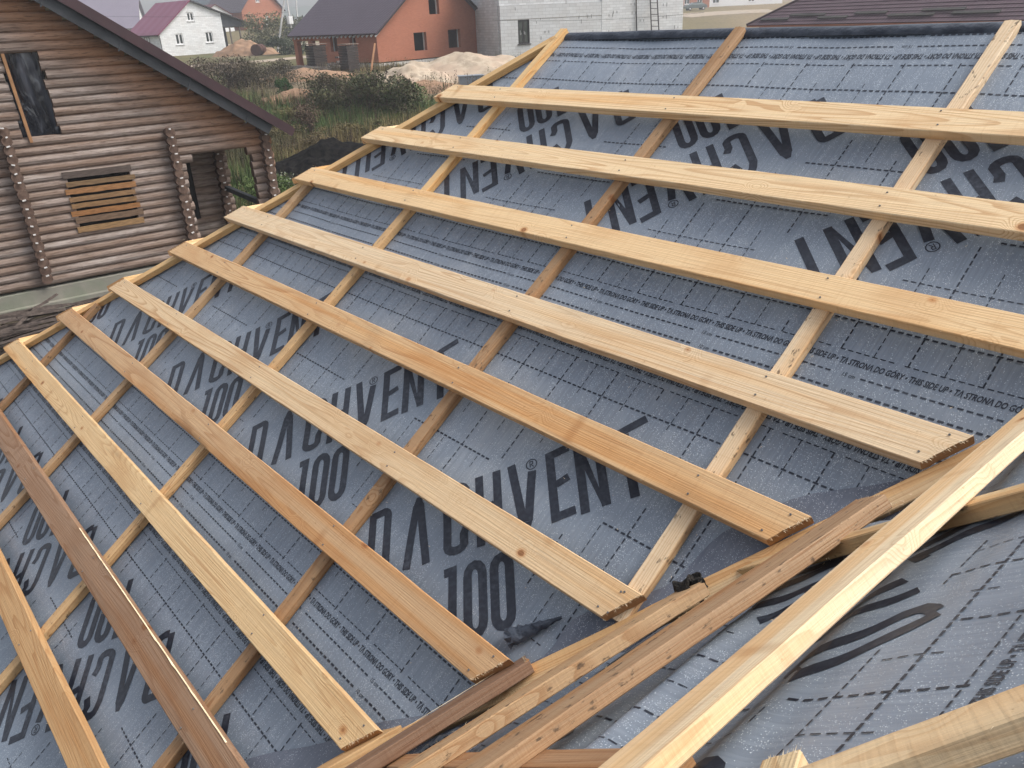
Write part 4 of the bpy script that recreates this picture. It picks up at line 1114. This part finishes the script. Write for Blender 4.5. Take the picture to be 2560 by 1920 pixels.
def brick_mat(name, c1, c2, mortar, bw, bh, rough=.85, mix=.5):
    g = N(name, rough, .2); p = g.obj(); s = g.n('ShaderNodeSeparateXYZ', {0: p})
    v = g.n('ShaderNodeCombineXYZ', {0: g.math('ADD', s.outputs[0], s.outputs[1]), 1: s.outputs[2], 2: 0.0}).outputs[0]
    br = g.n('ShaderNodeTexBrick', {'Vector': v, 'Color1': rgb(*c1), 'Color2': rgb(*c2), 'Mortar': rgb(*mortar), 'Scale': 1.0, 'Mortar Size': .012, 'Brick Width': bw, 'Row Height': bh, 'Bias': 0.0})
    n1 = g.noise(p, .6, 5, .6); n2 = g.noise(p, 7, 4)
    c = g.mix(g.step(n1, .4, .7, 0, .35), br.outputs[0], g.mix(1.0, br.outputs[0], rgb(.80, .74, .70), 'MULTIPLY'))
    c = g.mix(g.step(n2, .6, .72, 0, .3), c, g.mix(1.0, br.outputs[0], rgb(.7, .7, .7), 'MULTIPLY'))
    g.color(c); g.bump(br.outputs['Fac'], -.4, .01); return g.m
def tile_mat(name, c1, c2, dx='x', rib=.18, row=.35, rough=.45):
    g = N(name, rough, .4); p = g.obj(); s = g.n('ShaderNodeSeparateXYZ', {0: p})
    a = s.outputs[0] if dx == 'x' else s.outputs[1]; b = s.outputs[1] if dx == 'x' else s.outputs[0]
    wv = g.math('SINE', g.math('MULTIPLY', a, 2*math.pi/rib)); st = g.math('FRACT', g.math('DIVIDE', b, row*.82))
    n1 = g.noise(p, .8, 4)
    c = g.mix(n1, rgb(*c1), rgb(*c2)); c = g.mix(g.step(st, .82, .98, 0, .35), c, g.mix(1.0, c, rgb(.5, .5, .5), 'MULTIPLY'))
    g.color(c); g.bump(g.math('ADD', g.math('MULTIPLY', wv, .35), st), .8, .05); return g.m
M_BRICK = brick_mat('red_brick', (.39, .142, .085), (.33, .118, .070), (.31, .15, .10), .26, .075)
M_BRICK2 = brick_mat('red_brick_far', (.44, .16, .09), (.38, .135, .075), (.28, .14, .09), .26, .075)
M_BLOCK = brick_mat('white_blocks', (.72, .73, .73), (.60, .61, .61), (.48, .48, .48), .62, .21)
M_BLOCK2 = brick_mat('pale_blocks', (.64, .65, .65), (.56, .565, .565), (.44, .44, .44), .62, .25)
M_TILEP = tile_mat('purple_brown_tiles', (.072, .050, .062), (.058, .040, .050))
M_TILEB = tile_mat('burgundy_tiles', (.19, .040, .085), (.16, .034, .072), 'y', 2.2, 50)
M_WHITE = noisy('white_paint', (.72, .72, .72), (.62, .62, .62), 8); M_GLASS = N('dark_glass', .08, .6); M_GLASS.color(rgb(.02, .026, .024)); M_GLASS = M_GLASS.m
M_DTRIM = noisy('dark_trim', (.04, .034, .034), (.03, .026, .026), 5, .6)
M_PLINTH = noisy('white_plinth', (.55, .53, .50), (.46, .44, .42), 2); M_GREYC = noisy('grey_base', (.22, .20, .175), (.27, .25, .22), 2)

# red brick house
P0 = gp(949, 171); fM = hframe(P0, (-.1651, .9863)); rh = empty('brick_house', mat=fM); tag(rh, 'orange-red brick house with open window holes and a purple-brown tiled roof', 'brick house')
Wd, Dp, EV, AP = 13.1, 6.6, 2.75, 7.35
b_ = MB(); zt = lambda a: EV + (AP-EV)*(1-abs(a-6.55)/6.55)
wall_cells(b_, 0, Wd, zt, [(4.0, 5.45, 1.02, 2.38), (8.05, 9.58, 1.02, 2.44), (6.0, 7.2, 3.68, 5.0)], .38, breaks=(6.55,), z0=.42)
wall_cells(b_, .381, Dp, lambda a: EV, [(2.45, 3.2, 1.18, 2.38), (4.75, 5.6, 1.26, 2.48)], .38, axis='y', z0=.42)
wall_cells(b_, 0, Wd, zt, [], .38, org=(0, Dp), breaks=(6.55,), z0=.42)
b_.box((Wd-.19, Dp/2+.19, EV/2+.2), (.379, Dp-.4, EV-.4)); b_.build('wall', M_BRICK, rh)
b_ = MB(); b_.box((Wd/2, Dp/2, .21), (Wd+.06, Dp+.06, .25)); b_.build('plinth', M_PLINTH, rh)
b_ = MB(); b_.box((Wd/2, Dp/2, -.14), (Wd+.02, Dp+.02, .44)); b_.box((2.2, Dp+2.2, -.05), (4.6, 4.2, .42)); b_.build('foundation', M_GREYC, rh)
b_ = MB(); b_.box((Wd/2, Dp/2, 2.9), (Wd-.8, Dp-.8, .1)); b_.box((Wd/2, Dp/2, .40), (Wd-.8, Dp-.8, .1)); b_.box((Wd/2, Dp/2+.4, 1.6), (.2, Dp-1.7, 2.2)); b_.build('floor_slab', M_VOID, rh)
b_ = MB(); o1 = .45; ez = EV-.32*.7; LR = Dp+3.9
slab_roof(b_, (-o1, -.5, EV-o1*.70), (6.55, -.5, AP), (6.55, LR, AP), (-o1, LR, EV-o1*.70))
slab_roof(b_, (6.551, -.5, AP), (Wd+o1, -.5, EV-o1*.70), (Wd+o1, LR, EV-o1*.70), (6.551, LR, AP))
b_.build('roof', tile_mat('purple_tiles_cross', (.085, .062, .082), (.066, .048, .064), 'y'), rh)
b_ = MB()
for i in range(22):
    y = -.3+i*.5; b_.box((-o1+.28, y, EV-o1*.7+.02), (.55, .08, .12), Matrix.Rotation(-.61, 3, 'Y'))
b_.build('rafter_tails', M_WHITE, rh)
b_ = MB(); b_.bar((-o1, -.53, EV-o1*.7-.02), (6.55, -.53, AP-.02), .04, .2, up=(0, -1, 0)); b_.bar((6.55, -.53, AP-.02), (Wd+o1, -.53, EV-o1*.7-.02), .04, .2, up=(0, -1, 0)); b_.build('verge_board', M_DTRIM, rh)
b_ = MB(); b_.box((.2, 8.5, EV-.40), (.42, 3.9, .5)); b_.box((2.0, 10.35, EV-.40), (3.9, .42, .5)); b_.build('porch_beam', M_BRICK, rh)
for (x, y) in ((.25, 10.25), (.25, 8.3), (3.7, 10.25)):
    b_ = MB(); b_.box((x, y, 1.12), (.42, .42, 2.0)); b_.box((x, y, .14), (.5, .5, .1)); b_.build('column', M_BRICK, rh)
for (x0, x1, z0, z1, ax) in ((4.0, 5.45, 1.02, 2.38, 'x'), (8.05, 9.58, 1.02, 2.44, 'x'), (6.0, 7.2, 3.68, 5.0, 'x'), (2.45, 3.2, 1.18, 2.38, 'y'), (4.75, 5.6, 1.26, 2.48, 'y')):
    for a0, a1 in ((x0, x0+.06), (x1-.06, x1)):
        c = ((a0+a1)/2, .33, (z0+z1)/2); s = (a1-a0, .10, z1-z0)
        if ax == 'y': c = (c[1], c[0], c[2]); s = (s[1], s[0], s[2])
        b_ = MB(); b_.box(c, s); b_.build('reveal', M_PLINTH, rh)
# pallets of dark bricks and clutter
for i, (px, py, h_, w_, d_, lab) in enumerate(((797, 183, 2.0, 1.15, 1.0, 'tall dark stack of roof tiles on pallets nearest the brick porch'), (877, 183, 1.95, 1.05, 1.0, 'tall dark stack of tiles before the brick side wall'))):
    P = gp(px, py); e = empty('tile_stack', mat=hframe(P, (-.1651, .9863))); tag(e, lab, 'tile stack', 'tile stacks by the brick house')
    b_ = MB(); r_ = random.Random(i)
    for k in range(16): b_.box((r_.uniform(-.02, .02), r_.uniform(-.02, .02), .14+k*(h_-.2)/16+.05), (w_*r_.uniform(.96, 1.02), d_*r_.uniform(.96, 1.02), (h_-.2)/16*.82))
    b_.build('tiles', noisy('dark_tiles', (.030, .024, .022), (.055, .042, .038), 5, stretch=(1, 1, 4)), e)
    b_ = MB(); b_.box((0, 0, .06), (w_+.1, d_+.1, .1)); b_.box((0, 0, h_+.02), (w_+.15, d_+.1, .05)); b_.build('pallet', noisy('pallet_wood', (.18, .14, .11), (.13, .10, .08), 5), e)
P = gp(838, 180); b_ = MB(); r_ = random.Random(5)
for k in range(40): b_.box(P+Vector((r_.gauss(0, .45), r_.gauss(0, .45), .1+r_.random()*1.0*max(0, 1-k/60))), (r_.uniform(.1, .4), r_.uniform(.1, .3), .12), Matrix.Rotation(r_.uniform(0, 3), 3, 'Z'))
tag(b_.build('rubble_pile', noisy('rubble', (.06, .045, .04), (.22, .19, .17), 3)), 'jumbled dark rubble pile between the two tile stacks', 'rubble pile')
P = gp(926, 192); b_ = MB(); T_ = depth_at(937, 108, P.dot(Vector(RW[2]))-CAM.dot(Vector(RW[2]))-.6); b_.bar(P, T_, .14, .04, up=(1, 0, 0)); tag(b_.build('leaning_plank', noisy('plank_far', (.42, .22, .12), (.34, .18, .10), 4)), 'tall plank leaning upright before the brick side wall', 'plank')
for j, (px, py, n_, lab, cc) in enumerate(((712, 186, 26, 'flat pile of grey and white boards on the soil in the field', (.10, .085, .075)), (768, 186, 16, 'broken grey boards before the porch of the brick house', (.24, .22, .20)))):
    P = gp(px, py); r_ = random.Random(50+j); e = empty('board_pile', P); tag(e, lab, 'board pile', 'board piles by the brick house')
    for m_i, mm in enumerate((noisy('boards_a%d' % j, tuple(.6*k for k in cc), cc, 3), noisy('boards_b%d' % j, (.35, .33, .31), (.25, .23, .22), 3))):
        b_ = MB()
        for k in range(n_ if m_i == 0 else 7):
            b_.box((r_.gauss(0, .9), r_.gauss(0, 1.1), .05+r_.random()*.5), (r_.uniform(.8, 2.4), r_.uniform(.12, .25), .05), Matrix.Rotation(va+r_.gauss(0, .35), 3, 'Z') @ Matrix.Rotation(r_.gauss(0, .1), 3, 'Y'))
        b_.build('dark_boards' if m_i == 0 else 'pale_boards', mm, e)
P = gp(1178, 212); b_ = MB(); fr_ = hframe(P, (.55, .83))
b_.box((0, 0, .28), (1.5, 1.0, .5)); b_.box((0, 0, .545), (1.62, 1.12, .03)); b_.box((.35, -.515, .3), (.05, .03, .45)); b_.box((-.35, -.515, .3), (.05, .03, .45))
tag(b_.build('water_tank', noisy('blue_grey_sheet', (.16, .19, .22), (.20, .23, .26), 3, .5), mat=fr_), 'blue-grey sheet-covered box half hidden by the hip, beside the sand', 'box')

# white block house with burgundy roof
P0 = gp(410, 142); fM = hframe(P0, (-.1026, .9947)); wh = empty('block_house', mat=fM); tag(wh, 'white block house with a burgundy roof and three white-framed windows', 'block house')
EL, AX, AZ, Wd, Dp, RS = 2.85, 5.0, 6.6, 9.25, 9.2, .37
zt = lambda a: EL+(AZ-EL)*a/AX if a < AX else AZ-RS*(a-AX)
W3 = [(2.1, 3.2, 1.37, 2.72), (6.45, 7.55, 1.43, 2.78), (4.3, 5.3, 4.20, 5.28)]
b_ = MB(); wall_cells(b_, 0, Wd, zt, W3, .4, breaks=(AX,)); wall_cells(b_, 0, Wd, zt, [], .4, org=(0, Dp), breaks=(AX,)); wall_cells(b_, .401, Dp, lambda a: EL, [], .4, axis='y'); wall_cells(b_, .401, Dp, lambda a: zt(Wd), [], .4, org=(Wd-.4, 0), axis='y')
b_.build('wall', M_BLOCK, wh)
b_ = MB(); b_.box((Wd/2, Dp/2, -.2), (Wd+.1, Dp+.1, .39)); b_.build('foundation', M_GREYC, wh)
for (x0, x1, z0, z1) in W3: window(wh, x0, x1, z0, z1, frame_m=M_WHITE, glass_m=M_GLASS, fw=.13)
window(wh, 3.0, 4.6, 1.2, 2.6, y=-.04, axis='y', frame_m=M_GREYC, glass_m=M_WHITE, sill=False, fw=.2)
b_ = MB(); slab_roof(b_, (-.35, -.4, EL-.26), (AX, -.4, AZ+.05), (AX, Dp+.5, AZ+.05), (-.35, Dp+.5, EL-.26)); b_.build('roof', M_TILEB, wh)
b_ = MB(); slab_roof(b_, (AX+.001, -.4, AZ+.05), (14.4, -.4, AZ+.05-RS*9.4), (14.4, Dp+.5, AZ+.05-RS*9.4), (AX+.001, Dp+.5, AZ+.05)); b_.build('lean_to_roof', M_DTRIM, wh)
b_ = MB(); zz = lambda a: AZ-.02-RS*(a-AX)
b_.poly([(Wd+.01, .1, 3.3), (13.4, .1, 3.3), (13.4, .1, zz(13.4)), (Wd+.01, .1, zz(Wd))]); b_.box((Wd+.9, 2.6, 1.6), (1.8, .1, 3.2)); b_.build('lean_to_boarding', M_GREYB, wh)
for x in (10.4, 11.9, 13.3):
    b_ = MB(); b_.box((x, .2, 1.6), (.16, .16, 3.3)); b_.build('post', noisy('post_wood', (.13, .105, .085), (.09, .075, .06), 4), wh)
b_ = MB(); b_.box((-.38, Dp/2, EL-.30), (.12, Dp+.6, .1)); b_.tube((-.08, -.1, EL-.3), (-.08, -.1, 0), .05, 6); b_.build('gutter', M_DTRIM, wh)
P = gp(655, 137); e = empty('rusty_drum', P); b_ = MB(); ax_ = Vector((-.75, .66, 0)); b_.tube(Vector((0, 0, .62)), Vector((0, 0, .62))-ax_*2.2, .62, 18)
for t in (0, 1.1, 2.18): b_.tube(Vector((0, 0, .62))-ax_*(t-.03), Vector((0, 0, .62))-ax_*(t+.03), .65, 18)
b_.build('tank_body', noisy('rust', (.085, .035, .025), (.06, .026, .02), 3), e); b_ = MB(); b_.box((-.3, -.3, .08), (.2, 1.2, .16)); b_.build('skid', M_DTRIM, e); tag(e, 'rust red steel drum lying by the soil heap near the white house', 'steel drum')

# generic small gabled houses far off (px,py = foot of the near gable's left corner)
def far_house(kind, label, P0, d, Wd, Dp, ev, ap, wallm, roofm, wins=(), swins=(), oh=.4, chim=None, apx=.5):
    e = empty(kind, mat=hframe(P0, d)); tag(e, label, 'house'); AX = Wd*apx
    zt = lambda a: ev+(ap-ev)*a/AX if a < AX else ev+(ap-ev)*(Wd-a)/(Wd-AX)
    b_ = MB(); wall_cells(b_, 0, Wd, zt, list(wins), .35, breaks=(AX,)); wall_cells(b_, 0, Wd, zt, [], .35, org=(0, Dp), breaks=(AX,))
    wall_cells(b_, .351, Dp, lambda a: ev, list(swins), .35, axis='y'); wall_cells(b_, .351, Dp, lambda a: ev, [], .35, org=(Wd-.35, 0), axis='y')
    b_.box((Wd/2, Dp/2, -1.0), (Wd+.05, Dp+.05, 2.0)); b_.build('wall', wallm, e)
    for w_ in wins: window(e, *w_, frame_m=M_WHITE, glass_m=M_GLASS, fw=.12)
    for w_ in swins: window(e, *w_, axis='y', frame_m=M_WHITE, glass_m=M_GLASS, fw=.12)
    s1 = (ap-ev)/AX; s2 = (ap-ev)/(Wd-AX); b_ = MB()
    slab_roof(b_, (-oh, -oh, ev-oh*s1), (AX, -oh, ap), (AX, Dp+oh, ap), (-oh, Dp+oh, ev-oh*s1)); slab_roof(b_, (AX+.001, -oh, ap), (Wd+oh, -oh, ev-oh*s2), (Wd+oh, Dp+oh, ev-oh*s2), (AX+.001, Dp+oh, ap)); r_ = b_.build('roof', roofm, e)
    if chim: b_ = MB(); b_.box((chim[0], chim[1], ap+.2), (.7, .7, 1.8)); b_.box((chim[0], chim[1], ap+1.12), (.85, .85, .12)); b_.build('chimney', M_BRICK2, r_)
    return e
def rmat(n, c): return tile_mat(n, c, tuple(k*.8 for k in c), 'y')
def atd(px, py, D): P = depth_at(px, py, D); return P
def hx(px, D, zoff=0):
    """foot on the land at picture column px and depth D"""
    P = depth_at(px, 80, D); P.z = G(P.x, P.y)+zoff; return P
far_house('brick_house', 'smaller orange brick house behind the utility pole with purple roof', atd(612, 76, 165), (-.10, .995), 9.6, 15, 3.9, 9.2, M_BRICK2, rmat('tiles_a', (.085, .058, .075)), [(5.2, 6.0, .9, 2.6), (3.6, 4.5, 5.2, 6.8)], [], .5)
far_house('pale_house', 'wide house with a faded lilac-grey roof behind the burgundy one', atd(348, 92, 150), (-.90, .43), 13, 18, 1.9, 7.0, M_BLOCK2, rmat('tiles_b', (.19, .165, .215)), [], [(6, 7.4, .5, 1.5)], .6)
far_house('teal_roof_house', 'white house with grey-teal roof behind the white block house', hx(525, 215), (-.10, .995), 11, 14, 4.0, 9.4, M_WHITE, rmat('tiles_c', (.075, .10, .115)), [(3, 4.2, 1.2, 2.6), (6.5, 7.8, 1.2, 2.6), (4.5, 6.3, 4.8, 6.3)], [], .5)
far_house('pink_roof_house', 'distant house with purple-pink roof left of the orange brick gable', hx(585, 250), (-.2, .98), 12, 14, 4.5, 10.5, M_WHITE, rmat('tiles_d', (.20, .07, .15)), [(2, 3.2, 1.2, 2.6)], [], .5)
far_house('shed', 'little dark red roofed shed between the white houses', hx(508, 160, .6), (-.10, .995), 7, 7, 2.6, 4.6, M_WHITE, rmat('tiles_e', (.12, .018, .022)), [(2, 2.8, .8, 1.8)], [], .3)
far_house('grey_roof_house', 'far grey house at the top left above the log house roof', hx(235, 240), (-.3, .95), 11, 13, 3.2, 7.8, M_BLOCK2, rmat('tiles_f', (.11, .12, .135)), [], [], .5)
far_house('grey_roof_house', 'far dark gabled house over the lilac-grey roof ridge', hx(300, 260), (-.5, .85), 12, 13, 3.2, 8.0, M_BLOCK2, rmat('tiles_g', (.10, .10, .12)), [], [], .5)
far_house('brick_house', 'distant low brick house behind the parked car', hx(1690, 185), (.30, .95), 9, 9, 2.9, 6.5, M_BRICK2, rmat('tiles_h', (.10, .08, .08)), [(2, 3.4, .9, 2.2), (5.5, 7, .9, 2.2)], [], .4)
far_house('white_shed', 'long low white shed beyond the field track', hx(1745, 200), (.30, .95), 26, 10, 2.6, 4.4, M_WHITE, rmat('tiles_i', (.25, .25, .26)), [(4, 6, .8, 2), (15, 17, .8, 2)], [], .3)

# tall pale block building with its ladder
P0 = gp(1255, 151); fM = hframe(P0, (.33, .944)); bb = empty('block_building', mat=fM); tag(bb, 'tall unplastered pale block building directly behind our ridge', 'block building')
b_ = MB(); wall_cells(b_, 0, 9.2, lambda a: 4.05, [(1.52, 2.55, 1.15, 2.95)], .4); b_.build('wall', M_BLOCK2, bb)
b_ = MB(); wall_cells(b_, 9.201, 17.2, lambda a: 7.0, [], .42, org=(0, -.02)); wall_cells(b_, 0, 9.2, lambda a: 7.0, [(3.5, 5, 4.8, 6.2)], .4, org=(0, .12), z0=4.051)
b_.box((8.6, 9.8, 3.4), (17.2, .4, 6.8)); wall_cells(b_, .56, 9.6, lambda a: 6.9, [], .4, axis='y'); wall_cells(b_, .45, 9.6, lambda a: 6.9, [], .4, org=(16.8, 0), axis='y'); b_.build('upper_wall', M_BLOCK, bb)
b_ = MB(); b_.box((8.6, 5, 7.15), (18, 11, .3)); b_.build('roof', M_GREYC, bb)
b_ = MB(); b_.box((8.6, -.005, 3.0), (17.2, .02, .035)); b_.build('joint_band', M_GREYC, bb)
window(bb, 1.52, 2.55, 1.15, 2.95, frame_m=M_DTRIM, glass_m=noisy('dusty_glass', (.06, .07, .06), (.10, .11, .095), 2, .2), sill=True, fw=.13)
b_ = MB(); r_ = random.Random(8)
for k in range(34):
    x = r_.uniform(.3, 16.8); z = r_.uniform(.8, 5.6); b_.box((x, -.03 if x > 9.2 else -.008, z), (.05, .02, r_.uniform(.15, .35))); 
    if r_.random() < .5: b_.box((x+.35, -.03 if x > 9.2 else -.008, z), (.05, .02, r_.uniform(.15, .3)))
b_.build('putty_marks', noisy('putty', (.25, .25, .25), (.3, .3, .3), 5), bb)
# facade point for the pipe and the ladder
def on_facade(px, py, off=0):
    n_ = fM.to_3x3() @ Vector((0, -1, 0)); d = ray(px, py); P_ = fM.translation + n_*off; t = (P_-CAM).dot(n_)/d.dot(n_); return CAM+d*t
b_ = MB(); b_.tube(on_facade(1590, -40, .12), on_facade(1592, 110, .12), .05, 6); o = b_.build('downpipe', M_DTRIM, bb); o.matrix_parent_inverse = fM.inverted()
lad = empty('ladder', on_facade(1640, 120, 1.0)); tag(lad, 'dark wooden ladder leaning on the pale block building', 'ladder')
b_ = MB(); A0, A1 = on_facade(1623, -60, .25), on_facade(1631, 130, 1.0); B0, B1 = on_facade(1640, -60, .25), on_facade(1650, 130, 1.0)
b_.bar(A0, A1, .07, .07); b_.bar(B0, B1, .07, .07); o = b_.build('rail', M_DTRIM, lad); o.matrix_parent_inverse = lad.matrix_basis.inverted()
b_ = MB()
for k in range(13): b_.bar(A0.lerp(A1, (k+.5)/13), B0.lerp(B1, (k+.5)/13), .05, .05)
o = b_.build('rung', M_DTRIM, lad); o.matrix_parent_inverse = lad.matrix_basis.inverted()

# brown metal-tiled roof just behind the ridge
Lp = CAM + ray(1866, 64)*((-1.0-CAM.z)/ray(1866, 64).z); Rp = CAM + ray(2640, 49)*((-1.0-CAM.z)/ray(2640, 49).z)
dd = Rp-Lp; dd.z = 0; LL = dd.length; fM = hframe(Lp, (dd.x, dd.y)); th_ = empty('tiled_roof_house', mat=fM); tag(th_, 'house with a plum-brown metal tile hip roof behind our ridge', 'house')
hh_ = LL/2*.62; DD = LL
def tiled(sign_pts, na, axis):
    pass
b_ = MB(); nrow = int(LL/2/.30); 
def face(A, B, C):
    """stepped, ribbed metal tile triangle from the eave A-B up to the apex C"""
    A, B, C = map(Vector, (A, B, C)); up_ = C-(A+B)/2; n = (B-A).cross(up_).normalized(); ex = (B-A).normalized(); W_ = (B-A).length
    rows = int(up_.length/.35); ribs = int(W_/.20)
    for r in range(rows):
        t0, t1 = r/rows, (r+1)/rows
        x0a = W_/2*t0; x0b = W_-x0a; x1a = W_/2*t1; x1b = W_-x1a
        m_ = max(3, int((x0b-x0a)/.10)); k0 = len(b_.v)
        for i in range(m_+1):
            xx = i/m_; xa = x0a+(x0b-x0a)*xx; xb = min(max(xa, x1a), x1b)
            wv = .5+.5*math.cos(xa*2*math.pi/.20)
            pa = A+ex*xa+up_*t0; pb = A+ex*xb+up_*t1
            b_.v.append(tuple(pa+n*(.030+.018*wv))); b_.v.append(tuple(pb+n*(.018*wv))); b_.v.append(tuple(pa+n*(-.01)))
        for i in range(m_):
            a = k0+i*3; b_.f.append((a, a+3, a+4, a+1)); b_.mi.append(0); b_.f.append((a+2, a+5, a+3, a)); b_.mi.append(0)
ap_ = (LL/2, LL/2, hh_)
face((0, 0, 0), (LL, 0, 0), ap_); face((0, LL, 0), (0, 0, 0), ap_); face((LL, 0, 0), (LL, LL, 0), ap_); face((LL, LL, 0), (0, LL, 0), ap_)
b_.build('roof', noisy('plum_metal', (.085, .052, .064), (.068, .042, .052), 1.5, .6, spec=.25), th_)
b_ = MB()
for c in ((0, 0), (LL, 0), (LL, LL), (0, LL)): b_.tube((c[0], c[1], .03), (ap_[0], ap_[1], ap_[2]+.06), .09, 8)
b_.build('hip_cap', M_ROOFB, th_)
b_ = MB()
for (x0, x1, r) in ((1.2, 4.2, 1.5), (5.3, 7.6, 2.5), (7.2, 10.0, 1.6), (10.4, 13.2, 2.6), (13.6, 17.3, 1.7), (16.0, 19.3, 2.9), (18.6, 22.0, 1.9), (4.0, 6.6, 2.6)):
    t = r*.35/math.hypot(LL/2, hh_); c = Vector(((x0+x1)/2*LL/26, LL/2*t, hh_*t)); b_.box(c+Vector((0, -.05, .09)), ((x1-x0)*LL/26, .22, .05), Matrix.Rotation(math.atan(.62), 3, 'X'))
b_.build('tile_battens', noisy('dark_grey_slat', (.045, .042, .042), (.06, .055, .05), 5), th_)
b_ = MB(); b_.box((LL/2, LL/2, -1.15), (LL-1.2, LL-1.2, 2.3)); b_.box((LL/2, LL/2, -.06), (LL-.05, LL-.05, .09)); b_.build('wall', M_BRICK2, th_)

# car by the far track
def car(P, d):
    e = empty('parked_car', mat=hframe(P, d)); tag(e, 'grey-green estate car parked beyond the field right of the block building', 'car')
    prof = [(-2.2, .35), (-2.25, .75), (-2.1, .95), (-1.3, 1.02), (-.75, 1.42), (.9, 1.46), (1.75, 1.05), (2.15, .9), (2.2, .4)]
    b_ = MB(); n_ = len(prof)
    for s in (-1, 1):
        for (x, z) in prof: b_.v.append((x, s*(.86 if z < 1.1 else .68), z))
    for i in range(n_): j = (i+1) % n_; b_.f.append((i, j, n_+j, n_+i)); b_.mi.append(0)
    b_.f.append(tuple(reversed(range(n_)))); b_.mi.append(0); b_.f.append(tuple(range(n_, 2*n_))); b_.mi.append(0)
    b_.build('body', noisy('car_paint', (.16, .19, .185), (.14, .17, .165), 2, .3, spec=.6), e)
    b_ = MB()
    for s in (-1, 1): b_.poly([(-1.15, s*.83, 1.03), (1.5, s*.83, 1.06), (.85, s*.71, 1.40), (-.7, s*.71, 1.37)])
    b_.poly([(-1.34, -.7, 1.04), (-1.34, .7, 1.04), (-.80, .64, 1.39), (-.80, -.64, 1.39)]); b_.build('windows', M_GLASS, e)
    for x in (-1.4, 1.4):
        for s in (-1, 1):
            b_ = MB(); b_.tube((x, s*.72, .32), (x, s*.90, .32), .32, 14); w_ = b_.build('wheel', M_DTRIM, e)
            b_ = MB(); b_.tube((x, s*.895, .32), (x, s*.915, .32), .18, 10); b_.build('rim', M_WHITE, w_)
cp_ = ground(1738, 26)
if cp_ is None or (cp_-CAM).length > 260: cp_ = hx(1738, 155)
car(cp_, (.55, .83))

# timber frame and roof trusses behind the brick gable
D_ = 92; e = empty('timber_frame', hx(1222, D_)); tag(e, 'white timber scaffold frame showing right of the brick gable', 'timber frame')
b_ = MB()
for px in (1212, 1228, 1240): A_ = depth_at(px, -60, D_); B_ = hx(px, D_); b_.bar(B_, A_, .16, .16)
o = b_.build('post', M_WHITE, e); o.matrix_parent_inverse = e.matrix_basis.inverted()
b_ = MB()
for py in (0, 12, 20, 46, 58): b_.bar(depth_at(1196, py, D_+1), depth_at(1244, py+1, D_+1), .14, .2)
for k in range(9): b_.bar(depth_at(1198+k*3, 24+k*4, D_+.5), depth_at(1224+k*2, 20+k*4.5, D_+2.5), .12, .12)
o = b_.build('beam', noisy('grey_beams', (.28, .26, .24), (.42, .41, .40), 3), e); o.matrix_parent_inverse = e.matrix_basis.inverted()

# power poles and wires
def pole(label, pa, pb, D, leg=None):
    foot = gp(*pa); Dp_ = (foot-CAM).dot(Vector(RW[2])); top = depth_at(pb[0], pb[1], Dp_)
    e = empty('power_pole', foot); tag(e, label, 'power pole', 'concrete power poles')
    b_ = MB(); b_.tube(foot-Vector((0, 0, .3)), top, .15, 8, .10)
    o = b_.build('pole', noisy('pole_concrete', (.42, .41, .40), (.34, .33, .32), 4), e); o.matrix_parent_inverse = e.matrix_basis.inverted()
    if leg:
        b_ = MB(); f2 = depth_at(leg[0], leg[1], Dp_); b_.tube(f2, foot.lerp(top, .82), .12, 8, .09); o = b_.build('strut', noisy('pole_concrete', (.42, .41, .40), (.34, .33, .32), 4), e); o.matrix_parent_inverse = e.matrix_basis.inverted()
    b_ = MB(); p = foot.lerp(top, .93); b_.bar(p-DS*.9, p+DS*.9, .1, .1); o = b_.build('crossarm', M_DTRIM, e); o.matrix_parent_inverse = e.matrix_basis.inverted()
    return foot, top, Dp_
f1, t1, Dq = pole('grey concrete power pole leaning beside its strut left of the brick porch', (692, 134), (718, -60), 100, (728, 70))
b_ = MB(); b_.box(depth_at(725, 50, Dq-.4), (.55, .55, .9)); tag(b_.build('meter_box', M_WHITE), 'white meter box fixed high on the concrete power pole', 'meter box')
pole('thin pale pole rising behind the brick house porch roof', (746, 90), (738, -30), 140)
def wire(A, B, sag_, r_, label):
    b_ = MB(); n_ = 24; pts = [A.lerp(B, i/n_)-Vector((0, 0, sag_*4*(i/n_)*(1-i/n_))) for i in range(n_+1)]
    for p, q in zip(pts[:-1], pts[1:]): b_.tube(p, q, r_, 4, caps=False)
    tag(b_.build('power_wire', M_DTRIM), label, 'power wire', 'power wires')
wire(depth_at(1230, 50, 60), depth_at(1760, 31, 60), .25, .012, 'sagging wire crossing in front of the pale block building')
wire(depth_at(150, 36, 95), depth_at(720, 30, Dq), .4, .016, 'thin wire crossing the burgundy roof of the white block house')

# ------------------------------------------------------------------ haze
b_ = MB(); hx0, hx1, hy0, hy1 = -620, 320, -320, 620
b_.box(((hx0+hx1)/2, (hy0+hy1)/2, 15.0), (hx1-hx0, hy1-hy0, 44.0))
hm = bpy.data.materials.new('haze'); hm.use_nodes = True; t_ = hm.node_tree; t_.nodes.remove(t_.nodes['Principled BSDF'])
pv = t_.nodes.new('ShaderNodeVolumePrincipled'); pv.inputs['Color'].default_value = (.93, .96, 1, 1); pv.inputs['Density'].default_value = .0010; pv.inputs['Anisotropy'].default_value = .2
t_.links.new(pv.outputs[0], t_.nodes['Material Output'].inputs['Volume'])
tag(b_.build('haze', hm), kind='stuff')
